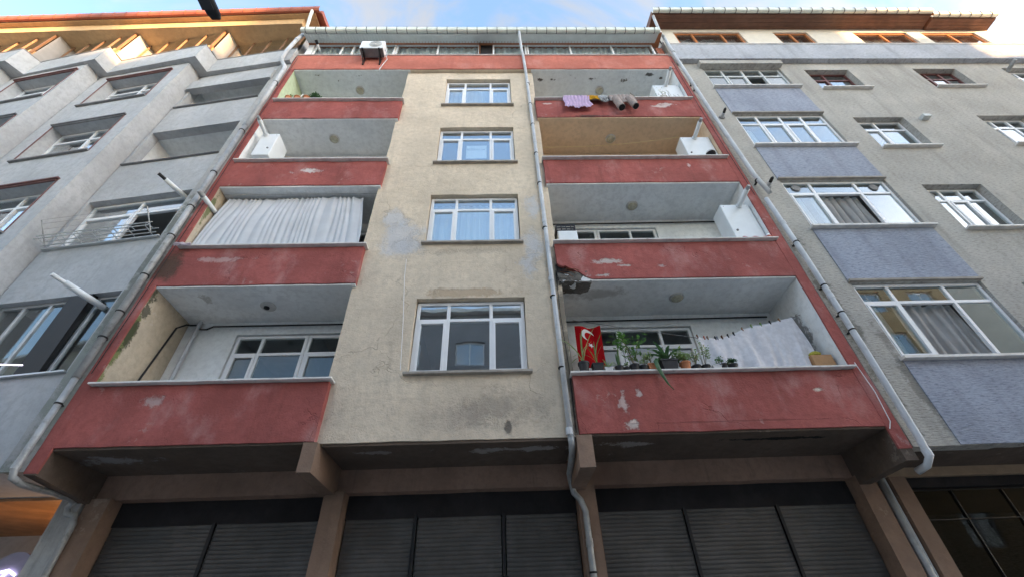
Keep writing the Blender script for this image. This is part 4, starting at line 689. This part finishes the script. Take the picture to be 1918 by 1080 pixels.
# bucket, twigs, towels, cabinet, crate, box
t = thing('bucket', (5.14, .0, ZT[2]), 'small black plastic bucket on the coping beside the tan balcony boiler', 'bucket')
obj('body', MB().lathe([(.085, 0), (.11, .19), (.118, .19), (.118, .205), (.106, .205), (.08, .01)], (5.14, -.06, ZT[2]), 20), M['potblack'], t, True)
obj('handle', MB().tube([(5.14 + .118*math.cos(a), -.06-.118*math.sin(a)*.7, ZT[2] + .2 + .07*math.sin(a)) for a in [math.pi*k/10 for k in range(11)]], .005, 5), M['pipegrey'], t)
for i, (x, z, sag) in enumerate(((1.13, 11.15, .12), (1.14, 11.10, .25))):
    obj('clothes_line', MB().tube([(x + (4.66-x)*k/12, .05+.3*i, z + (.42-.5*i)*k/12 - sag*math.sin(math.pi*k/12)) for k in range(13)], .005, 5), cloth('yellow_cord'+str(i), (.6,.5,.25)), None, label=('nearly straight thin yellow line rising to the tan balcony boiler', 'slack lower yellow line drooping across the tan balcony')[i], cat='line', group='yellow lines on the tan balcony')
t = thing('storage_cabinet', (1.42, .35, 6.8), 'white storage cabinet under a black crate at the broken balcony corner', 'cabinet')
obj('body', MB().box(1.22, 1.62, .1, .55, 6.86, 8.19), M['boiler'], t, bevel=.008); obj('door', MB().box(1.235, 1.605, .08, .099, 6.9, 8.17), M['boiler'], t, bevel=.004)
t = thing('plastic_crate', (1.42, .3, 8.190), 'black plastic crate lying on the white storage cabinet', 'crate'); c = MB()
for z in (8.200, 8.270, 8.340): c.box(1.2, 1.6, .10, .115, z, z+.035); c.box(1.2, 1.6, .485, .5, z, z+.035); c.box(1.2, 1.215, .116, .484, z, z+.035); c.box(1.585, 1.6, .116, .484, z, z+.035)
for x in (1.201, 1.3, 1.4, 1.5, 1.58): c.box(x, x+.018, .097, .118, 8.191, 8.410 if x in (1.201, 1.58) else 8.375)
c.box(1.216, 1.584, .116, .484, 8.191, 8.205); obj('body', c, M['crate'], t)
t = thing('towel_rack', (5.0, -.05, ZT[1]), 'red and white folded towels on a low rack below the boiler', 'towels')
for i, x in enumerate((4.78, 4.80)): obj('towel', MB().surf(lambda u, v: (x + .5*u, -.13+.12*v, ZT[1]+.01+.045*i + .012*math.sin(14*u+i) + .012*math.sin(3.1*v)), 20, 4), cloth('red_towel' if i else 'white_towel', (.5,.05,.09) if i else (.65,.6,.62)), t, True, solid=.012)
t = thing('detergent_bottle', (5.33, -.03, ZT[1]), 'white bottle with red label at the end of the coping', 'bottle')
obj('body', MB().lathe([(.045, 0), (.047, .1), (.03, .14), (.018, .15)], (5.33, -.10, ZT[1]), 14), M['boiler'], t, True); obj('label_band', MB().lathe([(.0475, .03), (.0485, .09)], (5.33, -.10, ZT[1]), 14, cap=False), M['salmon'], t)
t = thing('cardboard_box', (5.2, .05, ZT[0]), 'brown cardboard box on the coping with yellow plastic on top', 'box')
obj('carton', MB().box(5.03, 5.37, .063, .33, ZT[0]-.05, ZT[0]+.33), M['cardboard'], t, bevel=.006)
obj('plastic_bag', MB().lathe([(.02,.0), (.09,.02), (.1,.05), (.06,.09), (.02,.1)], (5.16, .15, ZT[0]+.325), 12), cloth('yellow_bag', (.65,.58,.12), .1, .3), t)
# white sheet on a line, with pegs
def sh(u, v):
    xt = 3.36 + 1.83*u; zt = 5.66 + .36*u**1.3 - .10*math.sin(math.pi*min(1, u*2.1))*(u < .48)
    xb = 3.46 + 1.58*u; f = .09*noise.noise(Vector((7.5*u, .8*v, 3.1))) + .035*noise.noise(Vector((23*u+2*v, 1.5*v, 8.2))) + .02*math.sin(2*math.pi*6.3*u+1.4*v)
    return (xt + (xb-xt)*v + .10*math.sin(math.pi*v)*u**3 + .02*noise.noise(Vector((9*u, 2*v, 5))), .22 + f*(.35+v) - .16*v, zt + .012*noise.noise(Vector((30*u, 0, 1)))*(1-v) + (4.70-zt)*v)
obj('hanging_sheet', MB().surf(sh, 90, 26), M['sheet'], None, True, solid=.004, label='grey white bed sheet pegged to a line above the potted plants', cat='sheet')
obj('clothes_line', MB().tube([(1.3, .3, 6.1)] + [(x_, .26, z_) for x_, _, z_ in [sh(k/14, 0) for k in range(15)]] + [(5.4, .26, 6.10)], .006, 5), M['copingdark'], None, label='clothes line holding the grey white bed sheet', cat='line')
for i in range(13):
    u = (.01,.07,.10,.17,.19,.24,.30,.36,.46,.56,.66,.76,.86)[i]; p = sh(u, 0); mt = ('rust','redgutter','bronze','black','blue','rust','black','black','bronze','leafpale','leafpale','black','bronze')[i]
    obj('clothes_peg', MB().box(p[0]-.008, p[0]+.008, p[1]-.014, p[1]+.014, p[2]-.03, p[2]+.045), M[mt], None, label=dict(rust='rust brown', redgutter='red', bronze='wood brown', black='black', blue='blue grey', leafpale='green')[mt] + ' clothes peg clipped on the line of the bed sheet', cat='peg', group='pegs on the sheet line')
# red flag with crescent and star
t = thing('flag', (1.56, .44, 5.2), 'red flag with white crescent and star hanging beside the balcony door', 'flag')
def fy(x, z): return .42 + .03*math.sin(9*x + 2*z) + .018*math.sin(21*x+3*z) + .03*noise.noise(Vector((5*x, 1, 2.5*z)))
obj('cloth', MB().surf(lambda u, v: (1.34 + .46*u - .02*v, fy(1.34+.46*u, 6.06-.84*v), 6.06 - .03*math.sin(math.pi*u) - .84*v), 24, 24), cloth('red_flag', (.42,.012,.016), .08, .25), t, True, solid=.003)
wf = cloth('white_flag_emblem', (.75,.73,.72), .03, .2)
cx, cz, ro, ri, off = 1.555, 5.87, .115, .092, (.028, -.030)
m = MB(); n = 40; a0 = math.atan2(off[1], off[0]); d = math.hypot(*off); al = math.acos((ro*ro + d*d - ri*ri)/(2*ro*d)); be = math.pi - math.acos((ri*ri + d*d - ro*ro)/(2*ri*d)); pts = []
for k in range(n+1):
    s1 = a0 + al + (2*math.pi-2*al)*k/n; s2 = a0 + be + (2*math.pi-2*be)*k/n
    pts.append(((cx+ro*math.cos(s1), cz+ro*math.sin(s1)), (cx+off[0]+ri*math.cos(s2), cz+off[1]+ri*math.sin(s2))))
for A, B in zip(pts, pts[1:]): m.poly([(x, fy(x, z)-.006, z) for x, z in (A[0], B[0], B[1], A[1])])
obj('crescent', m, wf, t, solid=.002)
m = MB(); sp = [(1.585 + (.058 if k % 2 == 0 else .023)*math.sin(math.pi*k/5+.5), 5.655 + (.058 if k % 2 == 0 else .023)*math.cos(math.pi*k/5+.5)) for k in range(10)]
for k in range(10): m.poly([(x, fy(x, z)-.006, z) for x, z in ((1.585, 5.655), sp[k], sp[(k+1) % 10])])
obj('star', m, wf, t, solid=.002)
# ------------------------------------------------------------------ plants
def leafmesh(L, w, droop, up, n=7, twist=0):
    m = MB(); pts = []; ang = up; x = z = 0.0
    for i in range(n+1):
        q = i/n; ww = w*(math.sin(math.pi*min(1, .12+q*.88))**.7)*(1 if q < .98 else .15); pts.append((x, z, ww)); x += L/n*math.cos(ang); z += L/n*math.sin(ang); ang -= droop/n
    b = 0
    for x, z, ww in pts: m.p(x, -ww/2, z+ww*.12); m.p(x, 0, z-ww*.1); m.p(x, ww/2, z+ww*.12)
    for i in range(n):
        a = 3*i; m.f += [(a, a+1, a+4, a+3), (a+1, a+2, a+5, a+4)]
    return m
def bush(m, c, r, h, n, rnd, lw=.045):
    for _ in range(n):
        a = rnd.random()*6.28; q = math.sqrt(rnd.random())*r; z = c[2] + rnd.random()*h; p = Vector((c[0]+q*math.cos(a)*(.5+.5*rnd.random()), c[1]+q*math.sin(a), z)); d = Vector((rnd.uniform(-1,1), rnd.uniform(-1,1), rnd.uniform(-.5,.8))).normalized(); s = d.cross(Vector((0,0,1))).normalized()*lw*rnd.uniform(.4,.8); e = d*lw*rnd.uniform(1,2)
        m.poly([tuple(p), tuple(p+e*.5+s*.6), tuple(p+e), tuple(p+e*.5-s*.6)])
def potted(x, z, kind, r, h, potm, label, y=-.09, plant='strap', n=7, L=.3, w=.03, mat='leaf', seed=0, up=1.2, droop=1.2):
    rnd = random.Random(seed+50); t = thing('potted_plant', (x, y, z), label, 'plant')
    if kind == 'round': p = obj('pot', MB().lathe([(r*.72, 0), (r*.96, h*.82), (r*1.06, h*.82), (r*1.06, h), (r*.92, h), (r*.88, h*.9)], (x, y, z), 18), M[potm], t)
    else:
        q = MB(); A = [(-r*.8,-r*.6,0), (r*.8,-r*.6,0), (r*.8,r*.6,0), (-r*.8,r*.6,0)]; B = [(-r,-r*.75,h), (r,-r*.75,h), (r,r*.75,h), (-r,r*.75,h)]
        V = [(x+a, y+b, z+c) for a, b, c in A+B]; [q.p(*v) for v in V]; q.f += [(0,3,2,1), (4,5,6,7), (0,1,5,4), (1,2,6,5), (2,3,7,6), (3,0,4,7)]
        q.box(x-r*1.05, x+r*1.05, y-r*.8, y+r*.8, z+h*.85, z+h*1.001); p = obj('pot', q, M[potm], t)
    obj('soil', MB().lathe([(r*.86, 0), (r*.5, .012)], (x, y, z+h*.93), 14), M['soil'], p)
    top = (x, y, z+h*.95)
    if plant == 'strap':
        for i in range(n):
            me = mesh_of('leaf', leafmesh(L*rnd.uniform(.6,1.1), w*rnd.uniform(.8,1.2), droop*rnd.uniform(.5,1.4), up*rnd.uniform(.85,1.15)), M[mat], smooth=True); inst('leaf', me, t, top, (0, 0, 2*math.pi*i/n + rnd.uniform(-.4,.4)))
    else:
        m = MB(); s = MB()
        for i in range(n):
            a = rnd.random()*6.28; l = L*rnd.uniform(.5,1.1); e = (x + .35*l*math.cos(a), y + .25*l*math.sin(a), top[2]+l); s.tube([top, ((x+e[0])/2+.01, (y+e[1])/2, top[2]+l*.6), e], .004, 5); bush(m, (e[0], e[1], e[2]-.45*l), w*2.2, l*.6, 30, rnd, w)
        obj('stem', s, M['stem'], t); obj('foliage', m, M[mat], t)
    return t
z0 = ZT[0]
potted(1.29, z0, 'round', .085, .18, 'potblack', 'round black pot with thin arching grass leaves at the end of the coping', plant='strap', n=9, L=.62, w=.016, mat='leafpale', seed=1, up=1.35, droop=1.3)
potted(1.50, z0, 'square', .085, .15, 'potblack', 'square black pot with tall pale arching leaves in front of the flag', n=5, L=.62, w=.020, mat='leaf', seed=2, up=1.45, droop=.9)
potted(1.66, z0, 'square', .065, .08, 'potwhite', 'low white pot with bushy light green spider leaves', n=16, L=.22, w=.018, mat='leafpale', seed=3, up=.9, droop=1.3)
potted(1.83, z0, 'round', .065, .10, 'potblack', 'black pot with stiff upright dark sword leaves', n=5, L=.36, w=.04, mat='leafdark', seed=4, up=1.5, droop=.1)
potted(1.94, z0, 'round', .05, .08, 'potblack', 'tiny black pot with a short bare sprout', plant='bush', n=2, L=.08, w=.02, seed=5)
potted(2.07, z0, 'round', .075, .12, 'potblack', 'black pot with a climbing plant of broad round leaves', plant='bush', n=5, L=.58, w=.06, mat='leaf', seed=6)
potted(2.21, z0, 'round', .065, .10, 'potblack', 'black pot holding a small sparse seedling', plant='bush', n=2, L=.22, w=.03, mat='leafpale', seed=7)
potted(2.34, z0, 'square', .065, .13, 'terracotta', 'square terracotta pot with a thin yellowish shoot', plant='bush', n=3, L=.26, w=.03, mat='leafpale', seed=8)
pt = potted(2.60, z0, 'square', .13, .17, 'potblack', 'long ribbed black planter with broad strap leaves trailing over the parapet', n=9, L=.42, w=.055, mat='leafdark', seed=9, up=1.25, droop=1.9)
for a, lx in ((0, .0), (1, .05)):
    m = MB(); P = [(-.10,0,.16), (-.17,-.06,.2), (-.22,-.09,.14), (-.22,-.13,.0), (-.19-lx,-.14,-.14), (-.14-lx*.5,-.13,-.27), (-.08,-.12,-.36)]
    for i, (u, v, q) in enumerate(P): ww = .035*math.sin(math.pi*(.2+.78*i/6)); m.p(2.60+u-ww, -.09+v, z0+q); m.p(2.60+u, -.105+v, z0+q); m.p(2.60+u+ww, -.09+v, z0+q)
    for i in range(6): b = 3*i; m.f += [(b, b+1, b+4, b+3), (b+1, b+2, b+5, b+4)]
    if a == 0: obj('trailing_leaf', m, M['leafdark'], pt, True)
potted(2.86, z0, 'round', .085, .14, 'terracotta', 'round terracotta pot with a bushy small leaved plant', plant='bush', n=9, L=.2, w=.035, mat='leafpale', seed=10)
potted(3.02, z0, 'round', .075, .08, 'potblack', 'low black pot with pale feathery shoots beside the bed sheet', plant='bush', n=6, L=.26, w=.022, mat='leafpale', seed=11)
potted(3.17, z0, 'round', .07, .08, 'potblack', 'low black pot with jagged rim and slender tall stems', plant='bush', n=5, L=.34, w=.022, mat='leafpale', seed=12)
potted(3.33, z0, 'square', .07, .07, 'potwhite', 'empty looking low white tray pot between black pots', plant='bush', n=1, L=.04, w=.012, seed=13)
potted(3.45, z0, 'round', .06, .10, 'potblack', 'grey black pot with a single small leafy sprig', plant='bush', n=2, L=.13, w=.03, seed=14)
potted(3.60, z0, 'round', .07, .09, 'potblack', 'last black pot of the row with dark round leaves', plant='bush', n=5, L=.08, w=.03, mat='leafdark', seed=15)
for i, x in enumerate((-5.62, -5.38, -5.13)): potted(x, ZT[3], 'round', .10, .17, 'terracotta', ('terracotta pot with dry stub nearest the green side wall', 'middle terracotta pot with a bare white stake', 'terracotta pot next to the small leafy plant')[i], y=-.08, plant='bush', n=2, L=.14, w=.02, seed=20+i)
potted(-4.90, ZT[3], 'round', .08, .10, 'potblack', 'small dark leafy plant at the end of the terracotta pot row', y=-.08, plant='bush', n=10, L=.14, w=.05, mat='leafdark', seed=24)
obj('plant_stake', MB().tube([(-5.36,-.08,ZT[3]+.1), (-5.30,-.08,ZT[3]+.42)], .012, 6), M['pvc'], None, label='white stake leaning out of the middle terracotta pot', cat='stake')
obj('shoe', MB().rbox(-2.84, -2.66, -.06, .05, ZT[3]+.002, ZT[3]+.12, .03, .02, 12.0), M['crate'], None, label='small black object on the end of the coping above the cream wall', cat='object')
tw = MB(); rnd = random.Random(5)
for _ in range(16):
    x = rnd.uniform(4.5, 5.3); p = Vector((x, rnd.uniform(-.1,.0), ZT[3])); pts = [p]
    for k in range(5): p = p + Vector((rnd.uniform(-.07,.05), rnd.uniform(-.03,.02), rnd.uniform(.03,.13))); pts.append(p)
    tw.tube(pts, .004, 4)
t = thing('dry_twigs', (4.9, -.05, ZT[3]), 'tangle of thin dry twigs with a few yellow green leaves before the laundry balcony boiler', 'plant'); obj('twigs', tw, M['stem'], t); m = MB(); bush(m, (4.6, -.03, ZT[3]+.02), .35, .5, 34, rnd, .03); obj('leaves', m, M['leafpale'], t)
tw = MB().tube([(3.95,-.03,ZT[3]), (3.93,-.03,ZT[3]+.3), (3.84,-.03,ZT[3]+.52)], .011, 6).tube([(3.99,-.03,ZT[3]+.02), (3.75,-.05,ZT[3]+.08), (3.45,-.06,ZT[3]+.15)], .010, 6)
obj('dry_branch', tw, M['stem'], None, label='forked dark dry branch leaning behind the quilted jacket', cat='branch')
# ------------------------------------------------------------------ left block extras
t = thing('window_rack', F1((-1.3, -.15, 8.02)), 'white metal clothes rack fixed below the glazed opening of the grey block', 'rack')
r = MB(F1)
for y, z in ((-.10, 8.03), (-.10, 8.14), (-.26, 8.14), (-.26, 8.06)): r.tube([(-2.55, y, z), (-.12, y, z)], .011, 6)
obj('rails', r, M['alu'], t)
for i in range(7): s = -2.45 + .37*i; obj('strut', MB(F1).tube([(s, -.02, 8.02), (s, -.26, 8.06), (s, -.26, 8.14), (s, -.10, 8.14)], .009, 6), M['alu'], t)
for s in (-2.45, -.22):
    post = obj('post', MB(F1).tube([(s, -.10, 8.02), (s-.02, -.42, 8.42)], .013, 6), M['pipegrey'], t)
obj('wire', MB(F1).tube([(-2.46,-.30,8.28), (-.24,-.30,8.28)], .003, 4).tube([(-2.47,-.37,8.36), (-.24,-.37,8.36)], .003, 4).tube([(-2.47,-.42,8.42), (-.24,-.42,8.42)], .003, 4), M['pipegrey'], t)
obj('fluorescent_tube', MB().tube([F1((-1.6,-.3,5.20)), F1((-.62,-.22,5.12))], .011, 8), emit('cold_tube_light', (.8,.74,1.0), .6), None, label='lit bluish white tube lamp above the shop of the grey block', cat='lamp')
t = thing('pendant_lamp', (-6.9, 1.75, 3.0), 'glowing amber pendant lamp hanging from the warm wooden shop ceiling', 'lamp')
obj('cord', MB().tube([(-6.9, 1.75, 3.56), (-6.9, 1.75, 2.95)], .006, 5), M['black'], t); obj('bulb', MB().lathe([(.015, .0), (.05, -.03), (.06, -.08), (.04, -.13), (.01, -.14)], (-6.9, 1.75, 2.96), 12), emit('amber_bulb', (1, .50, .14), 8), t, True)
obj('ceiling_rose', MB().lathe([(.07, 0), (.05, -.04)], (-6.9, 1.75, 3.56), 12), M['black'], t)
pl = bpy.data.lights.new('pendant_glow', 'POINT'); pl.energy = 3; pl.color = (1, .5, .18); pl.shadow_soft_size = .07; plo = bpy.data.objects.new('pendant_glow', pl); COL.objects.link(plo); plo.location = (-6.9, 1.75, 2.72)
t = thing('shop_sign', (-6.35, 1.1, 2.35), 'round backlit shop sign with white neon stroke under the grey block', 'sign')
obj('disc', MB().lathe([(.30, 0), (.30, .06)], (-6.72, 1.12, 2.62), 32, 'y'), flat('pale_sign_face', (.25,.24,.32), .4), t)
obj('neon_stroke', MB().tube([(-6.90,1.10,2.66), (-6.72,1.10,2.70), (-6.60,1.10,2.64)], .014, 8).tube([(-6.72,1.10,2.69), (-6.78,1.10,2.58)], .014, 8), emit('violet_white_neon', (.80,.7,1.0), 1.2), t)
# street lamp on the opposite pavement
t = thing('street_lamp', (-3.5, -7.9, .13), 'black street lamp reaching over the road with a flat dark head', 'street lamp')
obj('pole', MB().tube([(-3.5,-7.9,.13), (-3.5,-7.9,4), (-3.5,-7.9,7.6)], [.09, .07, .05], 14), M['black'], t, True); obj('arm', MB().tube([(-3.5,-7.9,7.5), (-3.52,-7.4,7.9), (-3.58,-6.3,8.05), (-3.6,-4.6,8.04)], .03, 10), M['black'], t, True)
hd = MB(); prof = [(-4.75,.03,.02), (-4.6,.06,.035), (-4.3,.085,.045), (-4.05,.09,.045), (-3.9,.082,.04), (-3.83,.055,.025)]
for y, w, h in prof: [hd.p(-3.62 + (y+4.3)*.06 + a*w, y, 8.03 + b*h) for a, b in ((-1,-.5), (-.8,-1), (.8,-1), (1,-.5), (1,.3), (.5,1), (-.5,1), (-1,.3))]
for i in range(5):
    for k in range(8): hd.f.append((8*i+k, 8*i+(k+1) % 8, 8*i+8+(k+1) % 8, 8*i+8+k))
hd.f += [tuple(range(8)), tuple(range(47, 39, -1))]
hm = flat('dark_lamp_metal', (.02,.022,.025), .45, .1); lh = obj('head', hd, hm, t); obj('lens', MB().box(-3.69, -3.54, -4.3, -3.95, 7.972, 7.99), flat('lamp_lens', (.05,.055,.06), .2), lh, bevel=.006)
# rent notice in the window
t = thing('rent_notice', (-.5, .165, 10.75), 'white paper notice with grey printed letters behind a centre wall window pane', 'sign')
obj('paper', MB().box(-.74, -.24, .160, .163, 10.86, 11.42), flat('notice_paper', (.72,.74,.76), .8, .02), t)
def text(body, x, z, size, y, mat, parent):
    cu = bpy.data.curves.new('lettering', 'FONT'); cu.body = body; cu.size = size; cu.align_x = 'CENTER'; cu.extrude = .0008
    o = bpy.data.objects.new('lettering', cu); COL.objects.link(o); dg = bpy.context.evaluated_depsgraph_get(); me = bpy.data.meshes.new_from_object(o.evaluated_get(dg)); bpy.data.objects.remove(o)
    me.materials.clear(); me.materials.append(mat); q = bpy.data.objects.new('lettering', me); COL.objects.link(q); q.parent = parent; q.location = Vector((x, y, z)) - BASE[parent]; q.rotation_euler = (R(90), 0, 0)
ink = flat('grey_ink', (.20,.21,.24), .8)
text('K\u0130RALIK', -.49, 11.20, .125, .1585, ink, t)
